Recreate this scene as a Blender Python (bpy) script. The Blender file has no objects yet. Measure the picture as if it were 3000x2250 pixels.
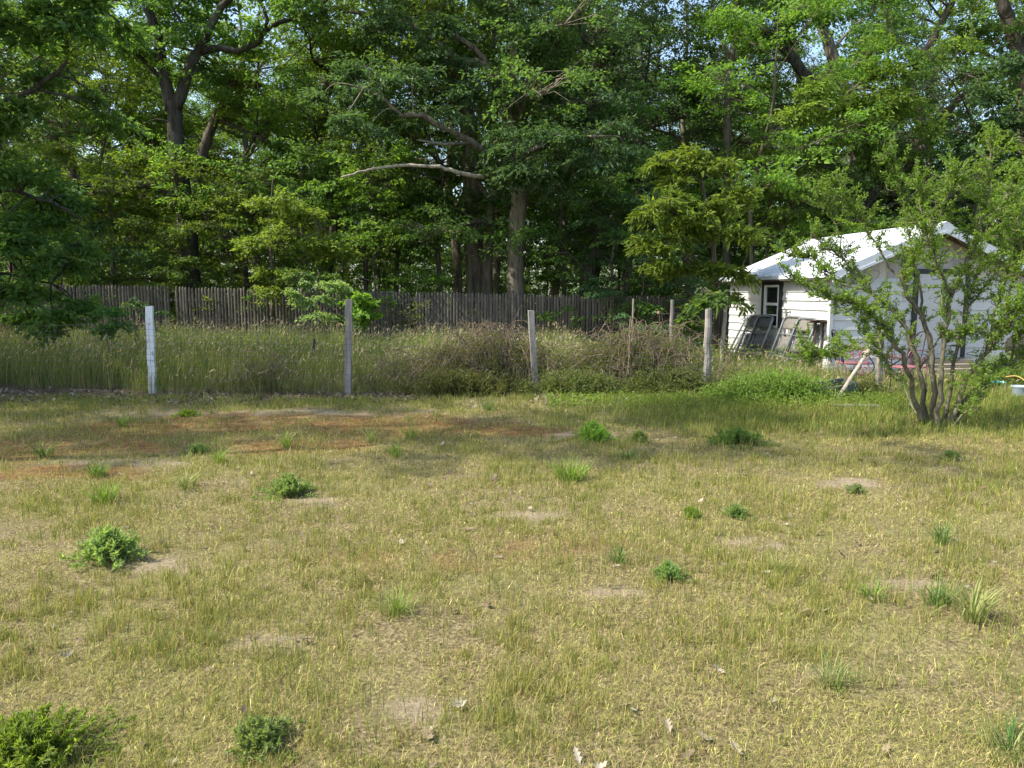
import bpy, math
import numpy as np
from mathutils import Matrix, Vector

scene = bpy.context.scene
col = scene.collection
R = math.radians
rng = np.random.default_rng(11)
Z = np.array([0.0, 0.0, 1.0])

# ------------------------------------------------------------------ camera, sky, sun, exposure
CAMH, FPX, PITCH = 1.6, 2183.0, R(6.87)
cd = bpy.data.cameras.new("camera")
cam = bpy.data.objects.new("camera", cd)
col.objects.link(cam)
cam.location = (0, 0, CAMH)
cam.rotation_euler = (R(90) - PITCH, 0, 0)
cd.sensor_width = 36.0
cd.lens = 36.0 * FPX / 3000.0
cd.clip_start, cd.clip_end = 0.05, 3000
scene.camera = cam

SUN_EL = R(49)
SUN_TO = np.array([-0.975, -0.215])           # horizontal direction towards the sun
SUN_TO = SUN_TO / np.linalg.norm(SUN_TO)
world = bpy.data.worlds.new("World")
scene.world = world
world.use_nodes = True
wn = world.node_tree.nodes
wl = world.node_tree.links
for n in list(wn):
    wn.remove(n)
sky = wn.new("ShaderNodeTexSky")
sky.sky_type = 'NISHITA'
sky.sun_disc = False
sky.sun_elevation = SUN_EL
sky.sun_rotation = math.atan2(SUN_TO[0], SUN_TO[1])
sky.air_density, sky.dust_density, sky.ozone_density = 1.0, 2.0, 1.0
bg = wn.new("ShaderNodeBackground")
bg.inputs["Strength"].default_value = 0.15
wo = wn.new("ShaderNodeOutputWorld")
wl.new(sky.outputs[0], bg.inputs[0])
wl.new(bg.outputs[0], wo.inputs[0])

ld = bpy.data.lights.new("sun", 'SUN')
ld.energy, ld.angle, ld.color = 3.6, R(0.55), (1.0, 0.94, 0.82)
sun = bpy.data.objects.new("sun", ld)
col.objects.link(sun)
to = Vector((SUN_TO[0] * math.cos(SUN_EL), SUN_TO[1] * math.cos(SUN_EL), math.sin(SUN_EL)))
sun.rotation_euler = to.to_track_quat('Z', 'Y').to_euler()
sun.location = (-20, -6, 25)

vs = scene.view_settings
vs.view_transform, vs.look, vs.exposure, vs.gamma = 'Standard', 'None', 1.3, 1.0
scene.cycles.max_bounces = 8
scene.cycles.diffuse_bounces = 4
scene.cycles.transmission_bounces = 5
scene.cycles.glossy_bounces = 2
scene.cycles.caustics_reflective = False
scene.cycles.caustics_refractive = False


# ------------------------------------------------------------------ helpers: places
def P(px, py, Y):
    """World point at depth Y seen at pixel (px, py) of the 3000 x 2250 photograph."""
    u, v = (px - 1500) / FPX, (1125 - py) / FPX
    d = np.array([u, math.cos(PITCH) + v * math.sin(PITCH), -math.sin(PITCH) + v * math.cos(PITCH)])
    return np.array([0, 0, CAMH]) + d * (Y / d[1])


def on_ground(px, py):
    u, v = (px - 1500) / FPX, (1125 - py) / FPX
    d = np.array([u, math.cos(PITCH) + v * math.sin(PITCH), -math.sin(PITCH) + v * math.cos(PITCH)])
    p = np.array([0, 0, CAMH]) + d * (-CAMH / d[2])
    p[2] = gh(p[0], p[1])
    return p


_grids = {}


def vnoise(x, y, s, seed=0):
    g = _grids.setdefault(seed, np.random.default_rng(1000 + seed).random((128, 128)))
    x = np.asarray(x, float) / s
    y = np.asarray(y, float) / s
    ix, iy = np.floor(x).astype(int), np.floor(y).astype(int)
    fx, fy = x - ix, y - iy
    fx, fy = fx * fx * (3 - 2 * fx), fy * fy * (3 - 2 * fy)
    a, b = g[ix % 128, iy % 128], g[(ix + 1) % 128, iy % 128]
    c, d = g[ix % 128, (iy + 1) % 128], g[(ix + 1) % 128, (iy + 1) % 128]
    return (a * (1 - fx) + b * fx) * (1 - fy) + (c * (1 - fx) + d * fx) * fy


def fbm(x, y, s, seed=0):
    return (vnoise(x, y, s, seed) + 0.5 * vnoise(x, y, s / 2.1, seed + 1) + 0.25 * vnoise(x, y, s / 4.3, seed + 2)) / 1.75


def gh(x, y):
    """Height of the ground."""
    return 0.07 * (fbm(x, y, 2.6, 3) - 0.5) + 0.03 * (vnoise(x, y, 0.45, 8) - 0.5)


def blob(x, y, cx, cy, rx, ry):
    return np.exp(-(((x - cx) / rx) ** 2 + ((y - cy) / ry) ** 2))


MOSS = [(-4.0, 8.9, 1.7, 0.75), (-2.6, 9.5, 1.5, 0.5), (-1.2, 8.9, 1.3, 0.7), (-3.4, 7.6, 1.2, 0.4), (-5.4, 7.4, 1.0, 0.6),
        (-2.1, 7.7, 0.8, 0.35), (-4.0, 6.5, 0.9, 0.35), (0.1, 8.6, 0.9, 0.4), (0.2, 4.6, 0.9, 0.30), (-0.9, 4.3, 0.7, 0.25)]


def moss(x, y):
    m = sum(blob(x, y, *b) for b in MOSS)
    near = np.clip((y - 5.2) / 1.0, 0, 1)
    k = 0.1 + 1.9 * fbm(x, y, 0.42, 20)
    k = k * near + (1 - near) * (-0.5 + 2.4 * fbm(x, y, 0.2, 28))
    return np.clip((m * k - 0.44) * 3.6, 0, 1) * (0.55 + 0.45 * near) * (0.45 + 0.55 * vnoise(x, y, 0.13, 27))


BARE = [(-2.2, 9.9, 1.0, 0.3), (-4.6, 9.8, 0.8, 0.25), (1.50, 4.72, 0.16, 0.07), (1.72, 4.62, 0.10, 0.05), (1.22, 2.95, 0.13, 0.07), (-1.1, 3.3, .16, .07), (0.55, 3.9, .2, .08), (-2.0, 4.2, .2, .08), (2.2, 4.0, .2, .07), (-0.4, 2.75, .12, .05), (0.25, 5.3, .3, .1), (2.9, 6.2, .3, .1), (-1.5, 5.6, .25, .09), (-3.7, 6.9, 0.6, 0.18), (0.8, 8.3, 0.35, 0.15)]


def bare(x, y):
    return np.clip((sum(blob(x, y, b[0], b[1], b[2] * 1.5, b[3] * 1.8) for b in BARE) * (-0.15 + 2.3 * fbm(x, y, 0.16, 25)) - 0.45) * 2.2, 0, 1)


def litter(x, y):
    edge = 11.15 + 0.5 * (vnoise(x, y * 0, 2.0, 30) - 0.5)
    return np.clip((y - 19.5) / 1.5, 0, 1) + np.clip((y - edge) / 0.5, 0, 1) * np.clip((2.6 - x) / 1.2, 0, 1) * np.clip(20 - y, 0, 1) + np.clip((y - 13) / 1.5, 0, 1) * np.clip((x - 1.5) / 1.5, 0, 1) * np.clip((5.5 - x), 0, 1)


# ------------------------------------------------------------------ helpers: meshes
def unit(a):
    a = np.asarray(a, float)
    return a / np.maximum(np.linalg.norm(a, axis=-1, keepdims=True), 1e-9)


def catmull(pts, k=5):
    p = np.asarray(pts, float)
    if len(p) < 3:
        t = np.linspace(0, 1, k + 1)[:, None]
        return p[0] * (1 - t) + p[-1] * t
    q = np.vstack([2 * p[0] - p[1], p, 2 * p[-1] - p[-2]])
    out = []
    for i in range(1, len(q) - 2):
        for t in np.arange(k) / k:
            a, b, c, d = q[i - 1], q[i], q[i + 1], q[i + 2]
            out.append(0.5 * (2 * b + (c - a) * t + (2 * a - 5 * b + 4 * c - d) * t * t + (3 * b - a - 3 * c + d) * t ** 3))
    out.append(p[-1])
    return np.array(out)


class MB:
    """Collects vertices and faces; build() links them as ONE mesh object."""

    def __init__(self):
        self.V, self.F, self.n, self.C = [], {}, 0, []

    def add(self, V, *faces, color=None):
        V = np.asarray(V, float).reshape(-1, 3)
        for f in faces:
            f = np.asarray(f, int)
            if f.size:
                self.F.setdefault(f.shape[1], []).append(f + self.n)
        self.V.append(V)
        if color is not None:
            c = np.ones((len(V), 4))
            c[:, :3] = color
            self.C.append(c)
        self.n += len(V)

    def tube(self, pts, r, n=7, cap=True):
        p = np.asarray(pts, float)
        m = len(p)
        r = np.broadcast_to(np.asarray(r, float), (m,)) if np.ndim(r) else np.full(m, float(r))
        t = unit(np.gradient(p, axis=0))
        ref = np.eye(3)[np.argmin(np.abs(unit(p[-1] - p[0] + 1e-6)))]
        u = unit(np.cross(t, ref))
        v = np.cross(t, u)
        a = np.arange(n) * 2 * math.pi / n
        ring = p[:, None] + r[:, None, None] * (np.cos(a)[None, :, None] * u[:, None] + np.sin(a)[None, :, None] * v[:, None])
        i = np.arange(m - 1)[:, None] * n
        j = np.arange(n)[None]
        k = (j + 1) % n
        q = np.stack([i + j, i + k, i + n + k, i + n + j], -1).reshape(-1, 4)
        fs = [q]
        if cap:
            fs += [np.arange(n)[None, ::-1], (np.arange(n) + (m - 1) * n)[None]]
        self.add(ring, *fs)

    def twigs(self, A, B, r0, r1, bow=0.12):
        """Many thin three-sided twigs from A to B, bent in the middle."""
        A, B = np.atleast_2d(A), np.atleast_2d(B)
        M = len(A)
        if not M:
            return
        d = B - A
        ln = np.linalg.norm(d, axis=1, keepdims=True)
        mid = (A + B) / 2 + rng.normal(0, 1, (M, 3)) * ln * bow * 0.6 + Z * ln * bow * 0.5
        t = unit(d)
        u = unit(np.cross(t, unit(rng.normal(0, 1, (M, 3)))))
        v = np.cross(t, u)
        a = np.arange(3) * 2 * math.pi / 3
        off = np.cos(a)[None, :, None] * u[:, None] + np.sin(a)[None, :, None] * v[:, None]
        r0 = np.broadcast_to(r0, (M,))[:, None, None]
        r1 = np.broadcast_to(r1, (M,))[:, None, None]
        V = np.stack([A[:, None] + off * r0, mid[:, None] + off * (r0 + r1) / 2, B[:, None] + off * r1], 1).reshape(-1, 3)
        base = np.arange(M)[:, None, None] * 9
        q = np.array([[s * 3 + j, s * 3 + (j + 1) % 3, s * 3 + 3 + (j + 1) % 3, s * 3 + 3 + j] for s in (0, 1) for j in range(3)])
        self.add(V, (q[None] + base).reshape(-1, 4))

    def box(self, c, s, M=None):
        c, s = np.asarray(c, float), np.asarray(s, float) / 2
        v = np.array([[x, y, z] for x in (-1, 1) for y in (-1, 1) for z in (-1, 1)]) * s
        if M is not None:
            v = v @ np.asarray(M).T
        f = [[0, 1, 3, 2], [4, 6, 7, 5], [0, 4, 5, 1], [2, 3, 7, 6], [0, 2, 6, 4], [1, 5, 7, 3]]
        self.add(v + c, f)

    def hexa(self, v8):
        """Any six-sided solid: bottom four corners then top four, both counter-clockwise."""
        f = [[3, 2, 1, 0], [4, 5, 6, 7], [0, 1, 5, 4], [1, 2, 6, 5], [2, 3, 7, 6], [3, 0, 4, 7]]
        self.add(v8, f)

    def leaves(self, pos, d, nrm, l, w, fold=0.10):
        pos, d = np.atleast_2d(pos), unit(d)
        s = unit(np.cross(nrm, d))
        n2 = np.cross(d, s)
        l = np.broadcast_to(l, (len(pos),))[:, None]
        w = np.broadcast_to(w, (len(pos),))[:, None]
        a = pos + d * l * 0.42
        V = np.stack([pos, a + s * w / 2 + n2 * l * fold, pos + d * l - n2 * l * fold, a - s * w / 2 + n2 * l * fold], 1).reshape(-1, 3)
        self.add(V, np.arange(len(pos) * 4).reshape(-1, 4))

    def sprays(self, A, D, L, n, leaf, wid, flat=0.3, droop=0.25, spread=0.4, up=0.8):
        """Leafy twig ends: M sprays of n leaves each."""
        A, D = np.atleast_2d(A), unit(np.atleast_2d(D))
        M = len(A)
        if not M:
            return
        L = np.broadcast_to(L, (M,))[:, None]
        S = unit(np.cross(D, Z) + 1e-4)
        U = np.cross(S, D)
        t = rng.uniform(0.0, 1, (M, n))
        prof = 0.25 + 0.75 * np.sin(math.pi * (0.12 + 0.8 * t))
        a = rng.uniform(-1, 1, (M, n)) * spread * L * prof
        b = rng.normal(0, 0.5, (M, n)) * flat * spread * L
        pos = (A[:, None] + D[:, None] * (t * L)[..., None] + S[:, None] * a[..., None] + U[:, None] * b[..., None]
               - Z * (droop * L * (t ** 2 + (a / np.maximum(L * spread, 1e-6)) ** 2 * 0.3))[..., None])
        d = unit(D[:, None] * 0.6 + S[:, None] * (np.sign(a) * 0.7)[..., None] + rng.normal(0, 0.45, (M, n, 3)) - Z * 0.3)
        nr = unit(Z * up + rng.normal(0, 0.55, (M, n, 3)))
        sz = np.exp(rng.normal(0, 0.22, M * n))
        self.leaves(pos.reshape(-1, 3), d.reshape(-1, 3), nr.reshape(-1, 3), leaf * sz, wid * sz)

    def blades(self, B, az, lean, L, W, color=None, seg=1, pw=1.7):
        """Grass blades standing on points B."""
        B = np.atleast_2d(B)
        N = len(B)
        h = np.stack([np.cos(az), np.sin(az), np.zeros(N)], 1)
        roll = az + math.pi / 2 + rng.normal(0, 0.6, N)
        s = np.stack([np.cos(roll), np.sin(roll), np.zeros(N)], 1)
        ts = [0.0, 0.5] if seg == 1 else [0.0, 0.38, 0.72]
        ws = [0.9, 0.8] if seg == 1 else [0.8, 1.0, 0.7]
        rows = []
        lean = np.broadcast_to(lean, (N,))

        def at(t):
            hor = (np.sin(lean) * t ** pw * L)[:, None] * h
            ver = (L * t * (1 - (1 - np.cos(lean)) * t ** pw))[:, None] * Z
            return B + hor + ver
        for t, w in zip(ts, ws):
            c = at(t)
            o = s * (W * w / 2)[:, None] if np.ndim(W) else s * (W * w / 2)
            rows += [c - o, c + o]
        rows.append(at(1.0))
        k = len(rows)
        V = np.stack(rows, 1).reshape(-1, 3)
        b = np.arange(N)[:, None] * k
        quads = np.concatenate([b + np.array([[2 * i, 2 * i + 1, 2 * i + 3, 2 * i + 2]]) for i in range(seg)])
        tri = b + np.array([[k - 3, k - 2, k - 1]])
        self.add(V, quads, tri, color=None if color is None else np.repeat(color, k, 0))

    def build(self, name, mat, parent=None, smooth=False):
        me = bpy.data.meshes.new(name)
        V = np.concatenate(self.V) if self.V else np.zeros((0, 3))
        me.vertices.add(len(V))
        me.vertices.foreach_set("co", V.astype(np.float32).ravel())
        idx, start, pos = [], [], 0
        for k, fl in self.F.items():
            f = np.concatenate(fl)
            idx.append(f.ravel())
            start.append(pos + np.arange(len(f)) * k)
            pos += f.size
        idx, start = np.concatenate(idx), np.concatenate(start)
        me.loops.add(len(idx))
        me.loops.foreach_set("vertex_index", idx.astype(np.int32))
        me.polygons.add(len(start))
        me.polygons.foreach_set("loop_start", start.astype(np.int32))
        me.update(calc_edges=True)
        me.polygons.foreach_set("use_smooth", np.full(len(start), bool(smooth)))
        if self.C:
            at = me.color_attributes.new("tint", 'FLOAT_COLOR', 'POINT')
            at.data.foreach_set("color", np.concatenate(self.C).astype(np.float32).ravel())
        me.materials.append(mat)
        o = bpy.data.objects.new(name, me)
        col.objects.link(o)
        if parent is not None:
            o.parent = parent
        return o


def tag(o, label=None, cat=None, group=None, kind=None):
    if label:
        o["label"] = label
    if cat:
        o["category"] = cat
    if group:
        o["group"] = group
    if kind:
        o["kind"] = kind
    return o


def thing(name, label, cat, loc=(0, 0, 0), rz=0.0, group=None, rot=None):
    o = bpy.data.objects.new(name, None)
    col.objects.link(o)
    o.location = tuple(float(v) for v in loc)
    o.rotation_euler = rot if rot is not None else (0, 0, rz)
    o.empty_display_size = 0.2
    return tag(o, label, cat, group)


# ------------------------------------------------------------------ helpers: materials
def mat_new(name):
    m = bpy.data.materials.new(name)
    m.use_nodes = True
    nt = m.node_tree
    for n in list(nt.nodes):
        nt.nodes.remove(n)
    out = nt.nodes.new("ShaderNodeOutputMaterial")
    return m, nt, out


def node(nt, kind, **kw):
    n = nt.nodes.new(kind)
    for k, v in kw.items():
        if k.startswith("i_"):
            n.inputs[k[2:].replace("_", " ")].default_value = v
        else:
            setattr(n, k, v)
    return n


def ramp(nt, fac, stops):
    r = nt.nodes.new("ShaderNodeValToRGB")
    while len(r.color_ramp.elements) < len(stops):
        r.color_ramp.elements.new(0.5)
    for e, (p, c) in zip(r.color_ramp.elements, stops):
        e.position, e.color = p, (*c, 1)
    if fac is not None:
        nt.links.new(fac, r.inputs[0])
    return r.outputs[0]


def mixc(nt, fac, a, b, blend='MIX'):
    n = nt.nodes.new("ShaderNodeMix")
    n.data_type, n.blend_type = 'RGBA', blend
    for sock, v in ((n.inputs[0], fac), (n.inputs[6], a), (n.inputs[7], b)):
        if hasattr(v, "is_linked"):
            nt.links.new(v, sock)
        else:
            sock.default_value = v if not isinstance(v, tuple) else (*v, 1)
    return n.outputs[2]


def noise(nt, scale, detail=3.0, rough=0.55, vec=None, stretch=None):
    n = node(nt, "ShaderNodeTexNoise")
    n.inputs["Scale"].default_value = scale
    n.inputs["Detail"].default_value = detail
    n.inputs["Roughness"].default_value = rough
    if vec is not None:
        if stretch is not None:
            mp = node(nt, "ShaderNodeMapping")
            mp.inputs["Scale"].default_value = stretch
            nt.links.new(vec, mp.inputs[0])
            vec = mp.outputs[0]
        nt.links.new(vec, n.inputs["Vector"])
    return n.outputs["Fac"]


def finish(nt, out, color, rough=0.8, spec=0.3, bump=None, bstr=0.4, bdist=0.02, metallic=0.0, trans=0.0, tcolor=None):
    b = node(nt, "ShaderNodeBsdfPrincipled")
    if hasattr(color, "is_linked"):
        nt.links.new(color, b.inputs["Base Color"])
    else:
        b.inputs["Base Color"].default_value = (*color, 1)
    b.inputs["Roughness"].default_value = rough
    b.inputs["Specular IOR Level"].default_value = spec
    b.inputs["Metallic"].default_value = metallic
    if bump is not None:
        bn = node(nt, "ShaderNodeBump")
        bn.inputs["Strength"].default_value = bstr
        bn.inputs["Distance"].default_value = bdist
        nt.links.new(bump, bn.inputs["Height"])
        nt.links.new(bn.outputs[0], b.inputs["Normal"])
    sh = b.outputs[0]
    if trans:
        t = node(nt, "ShaderNodeBsdfTranslucent")
        if tcolor is None:
            tcolor = color
        nt.links.new(tcolor, t.inputs[0]) if hasattr(tcolor, "is_linked") else setattr(t.inputs[0], "default_value", (*tcolor, 1))
        mx = node(nt, "ShaderNodeMixShader")
        mx.inputs[0].default_value = trans
        nt.links.new(sh, mx.inputs[1])
        nt.links.new(t.outputs[0], mx.inputs[2])
        sh = mx.outputs[0]
    nt.links.new(sh, out.inputs[0])


def leaf_mat(name, dark, mid, light, trans=0.45, rough=0.5, spec=0.25, gain=2.1):
    m, nt, out = mat_new(name)
    g = node(nt, "ShaderNodeNewGeometry")
    oi = node(nt, "ShaderNodeObjectInfo")
    c = ramp(nt, g.outputs["Random Per Island"], [(0.0, dark), (0.55, mid), (1.0, light)])
    nz = noise(nt, 0.55, 2.0, 0.5, g.outputs["Position"])
    c = mixc(nt, ramp(nt, nz, [(0.38, (0, 0, 0)), (0.66, (0.55, 0.55, 0.55))]), c, light)
    hs = node(nt, "ShaderNodeHueSaturation")
    ma = node(nt, "ShaderNodeMapRange")
    ma.inputs[3].default_value, ma.inputs[4].default_value = 0.485, 0.515
    nt.links.new(oi.outputs["Random"], ma.inputs[0])
    nt.links.new(ma.outputs[0], hs.inputs["Hue"])
    mv = node(nt, "ShaderNodeMapRange")
    mv.inputs[3].default_value, mv.inputs[4].default_value = 0.8, 1.2
    nt.links.new(oi.outputs["Random"], mv.inputs[0])
    nt.links.new(mv.outputs[0], hs.inputs["Value"])
    nt.links.new(c, hs.inputs["Color"])
    c = hs.outputs[0]
    tc = mixc(nt, 1.0, c, (gain * 1.05, gain, gain * 0.45), 'MULTIPLY')
    finish(nt, out, c, rough, spec, trans=trans, tcolor=tc)
    return m


def bark_mat(name, a, b, scale=9.0):
    m, nt, out = mat_new(name)
    tc = node(nt, "ShaderNodeTexCoord")
    f = noise(nt, scale, 5, 0.65, tc.outputs["Object"], (1, 1, 0.16))
    f2 = noise(nt, 1.3, 3, 0.6, tc.outputs["Object"])
    c = ramp(nt, f, [(0.33, a), (0.62, b)])
    c = mixc(nt, ramp(nt, f2, [(0.5, (0, 0, 0)), (0.7, (0.5, 0.5, 0.5))]), c, tuple(0.6 * x + 0.4 * y for x, y in zip(b, (0.20, 0.22, 0.16))))
    finish(nt, out, c, 0.9, 0.15, f, 0.9, 0.03)
    return m


def wood_mat(name, a, b, scale=14.0, grain=(1, 1, 0.05), bstr=0.5, flakes=None):
    m, nt, out = mat_new(name)
    tc = node(nt, "ShaderNodeTexCoord")
    g = node(nt, "ShaderNodeNewGeometry")
    f = noise(nt, scale, 6, 0.7, tc.outputs["Object"], grain)
    c = ramp(nt, f, [(0.3, a), (0.68, b)])
    c = mixc(nt, 0.75, c, ramp(nt, g.outputs["Random Per Island"], [(0.0, (0.55, 0.55, 0.56)), (1.0, (1.25, 1.2, 1.15))]), 'MULTIPLY')
    if flakes is not None:
        f3 = noise(nt, 9.0, 6, 0.75, tc.outputs["Object"], (1, 1, 0.35))
        c = mixc(nt, ramp(nt, f3, [(0.57, (0, 0, 0)), (0.61, (1, 1, 1))]), c, flakes)
    finish(nt, out, c, 0.85, 0.2, f, bstr, 0.012)
    return m


def plain_mat(name, c, rough=0.6, spec=0.3, metallic=0.0, vary=0.25, scale=6.0, bump=0.15):
    m, nt, out = mat_new(name)
    tc = node(nt, "ShaderNodeTexCoord")
    f = noise(nt, scale, 5, 0.65, tc.outputs["Object"])
    k = tuple(x * (1 - vary) for x in c)
    finish(nt, out, ramp(nt, f, [(0.3, k), (0.65, c)]), rough, spec, f, bump, 0.01, metallic)
    return m


def tint_mat(name, trans=0.35, rough=0.6, spec=0.25, gain=1.25):
    m, nt, out = mat_new(name)
    a = node(nt, "ShaderNodeAttribute", attribute_name="tint")
    tc = mixc(nt, 1.0, a.outputs["Color"], (gain, gain, gain * 0.6), 'MULTIPLY')
    finish(nt, out, a.outputs["Color"], rough, spec, trans=trans, tcolor=tc)
    return m


LEAF_BRIGHT = leaf_mat("bright_leaf", (0.062, 0.118, 0.020), (0.098, 0.172, 0.027), (0.15, 0.225, 0.036))
LEAF_MID = leaf_mat("mid_leaf", (0.050, 0.105, 0.028), (0.076, 0.146, 0.036), (0.118, 0.195, 0.046))
LEAF_DARK = leaf_mat("dark_leaf", (0.036, 0.080, 0.034), (0.058, 0.115, 0.046), (0.090, 0.155, 0.058), trans=0.38)
LEAF_YELLOW = leaf_mat("yellow_leaf", (0.085, 0.145, 0.026), (0.130, 0.200, 0.036), (0.185, 0.255, 0.052))
LEAF_PALE = leaf_mat("pale_leaf", (0.105, 0.165, 0.060), (0.165, 0.235, 0.090), (0.24, 0.31, 0.14))
LEAF_BUSH = leaf_mat("bush_leaf", (0.070, 0.125, 0.022), (0.115, 0.185, 0.030), (0.18, 0.25, 0.045))
LEAF_WEED = leaf_mat("weed_leaf", (0.115, 0.180, 0.058), (0.165, 0.240, 0.080), (0.23, 0.31, 0.12))
LEAF_FEATHER = leaf_mat("feathery_leaf", (0.11, 0.19, 0.028), (0.16, 0.26, 0.040), (0.23, 0.32, 0.06))
LEAF_SMALL = leaf_mat("small_leaf", (0.050, 0.075, 0.022), (0.082, 0.112, 0.030), (0.15, 0.165, 0.050))
BARK_DARK = bark_mat("dark_bark", (0.018, 0.016, 0.013), (0.075, 0.066, 0.052))
BARK_GREY = bark_mat("grey_bark", (0.060, 0.050, 0.036), (0.25, 0.215, 0.155), 7.0)
BARK_THIN = bark_mat("thin_bark", (0.035, 0.030, 0.022), (0.14, 0.12, 0.088))
BARK_OAK = bark_mat("oak_bark", (0.050, 0.042, 0.031), (0.21, 0.18, 0.13), 8.0)
BARK_DEAD = bark_mat("dead_bark", (0.16, 0.135, 0.10), (0.42, 0.37, 0.28))
BARK_BUSH = bark_mat("bush_bark", (0.045, 0.042, 0.028), (0.165, 0.152, 0.105), 16.0)
CANE = bark_mat("cane_bark", (0.065, 0.046, 0.030), (0.235, 0.18, 0.12), 20.0)
GRASS = tint_mat("grass_blade")
STRAW = tint_mat("straw", 0.15, 0.75, 0.15, 1.0)
FENCE_WOOD = wood_mat("weathered_picket", (0.062, 0.054, 0.045), (0.205, 0.182, 0.155))
POST_WOOD = wood_mat("weathered_post", (0.12, 0.112, 0.10), (0.36, 0.34, 0.31), 18.0)
POST_WHITE = wood_mat("peeling_white_paint", (0.66, 0.68, 0.68), (0.80, 0.82, 0.82), 10.0, flakes=(0.20, 0.17, 0.14), bstr=0.2)
POLE_WOOD = wood_mat("grey_pole", (0.16, 0.14, 0.115), (0.44, 0.40, 0.33), 20.0)


# ------------------------------------------------------------------ ground
def ground():
    xs = np.concatenate([-np.geomspace(500, 15, 16), np.arange(-14.5, 14.5, 0.09), np.geomspace(15, 500, 16)])
    ys = np.concatenate([-np.geomspace(500, 1.2, 10), np.arange(0, 13, 0.09), np.arange(13, 26, 0.4), np.geomspace(27, 700, 14)])
    X, Y = np.meshgrid(xs, ys)
    Zg = gh(X, Y)
    nx, ny = len(xs), len(ys)
    V = np.stack([X, Y, Zg], -1).reshape(-1, 3)
    i = (np.arange(ny - 1)[:, None] * nx + np.arange(nx - 1)[None]).reshape(-1)
    q = np.stack([i, i + 1, i + nx + 1, i + nx], 1)
    mb = MB()
    x, y = V[:, 0], V[:, 1]
    mb.add(V, q, color=np.stack([moss(x, y), litter(x, y), bare(x, y)], 1))
    m, nt, out = mat_new("dry_lawn_soil")
    g = node(nt, "ShaderNodeNewGeometry")
    pos = g.outputs["Position"]
    at = node(nt, "ShaderNodeAttribute", attribute_name="tint")
    sp = node(nt, "ShaderNodeSeparateColor")
    nt.links.new(at.outputs["Color"], sp.inputs[0])
    big = noise(nt, 0.9, 4, 0.6, pos)
    fine = noise(nt, 55, 5, 0.75, pos)
    fib = noise(nt, 120, 3, 0.7, pos, (1, 0.25, 1))
    c = ramp(nt, fine, [(0.34, (0.045, 0.036, 0.020)), (0.5, (0.17, 0.135, 0.070)), (0.64, (0.36, 0.29, 0.165))])
    c = mixc(nt, ramp(nt, big, [(0.42, (0, 0, 0)), (0.62, (0.55, 0.55, 0.55))]), c, ramp(nt, fib, [(0.36, (0.055, 0.065, 0.018)), (0.66, (0.32, 0.30, 0.10))]))
    c = mixc(nt, sp.outputs[2], c, ramp(nt, fine, [(0.3, (0.14, 0.105, 0.068)), (0.7, (0.37, 0.30, 0.21))]))
    c = mixc(nt, sp.outputs[0], c, ramp(nt, noise(nt, 14, 5, 0.7, pos), [(0.3, (0.042, 0.024, 0.012)), (0.52, (0.165, 0.080, 0.028)), (0.72, (0.27, 0.175, 0.07))]))
    c = mixc(nt, sp.outputs[1], c, ramp(nt, noise(nt, 22, 5, 0.7, pos), [(0.3, (0.040, 0.030, 0.022)), (0.55, (0.11, 0.082, 0.060)), (0.72, (0.24, 0.19, 0.145))]))
    finish(nt, out, c, 0.95, 0.1, fine, 0.7, 0.02)
    o = mb.build("ground", m, smooth=True)
    tag(o, kind="structure")


ground()


# ------------------------------------------------------------------ lawn
def pick(cols, n, p=None, jit=0.14):
    cols = np.array(cols)
    k = rng.choice(len(cols), n, p=p)
    return cols[k] * np.exp(rng.normal(0, jit, (n, 1)))


GREEN = [(0.095, 0.155, 0.030), (0.135, 0.190, 0.034), (0.185, 0.22, 0.042)]
OLIVE = [(0.26, 0.275, 0.056), (0.34, 0.325, 0.080), (0.20, 0.23, 0.046)]
DRY = [(0.34, 0.28, 0.115), (0.42, 0.35, 0.165), (0.27, 0.215, 0.085), (0.21, 0.155, 0.07)]


def scatter(n, y0, y1, margin=0.8, power=1.0):
    """Points of the visible wedge, denser towards the camera when power > 1."""
    t = rng.random(n) ** power
    y = y0 + (y1 - y0) * t
    x = (rng.random(n) * 2 - 1) * (y * 0.70 + margin)
    return x, y


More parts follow.
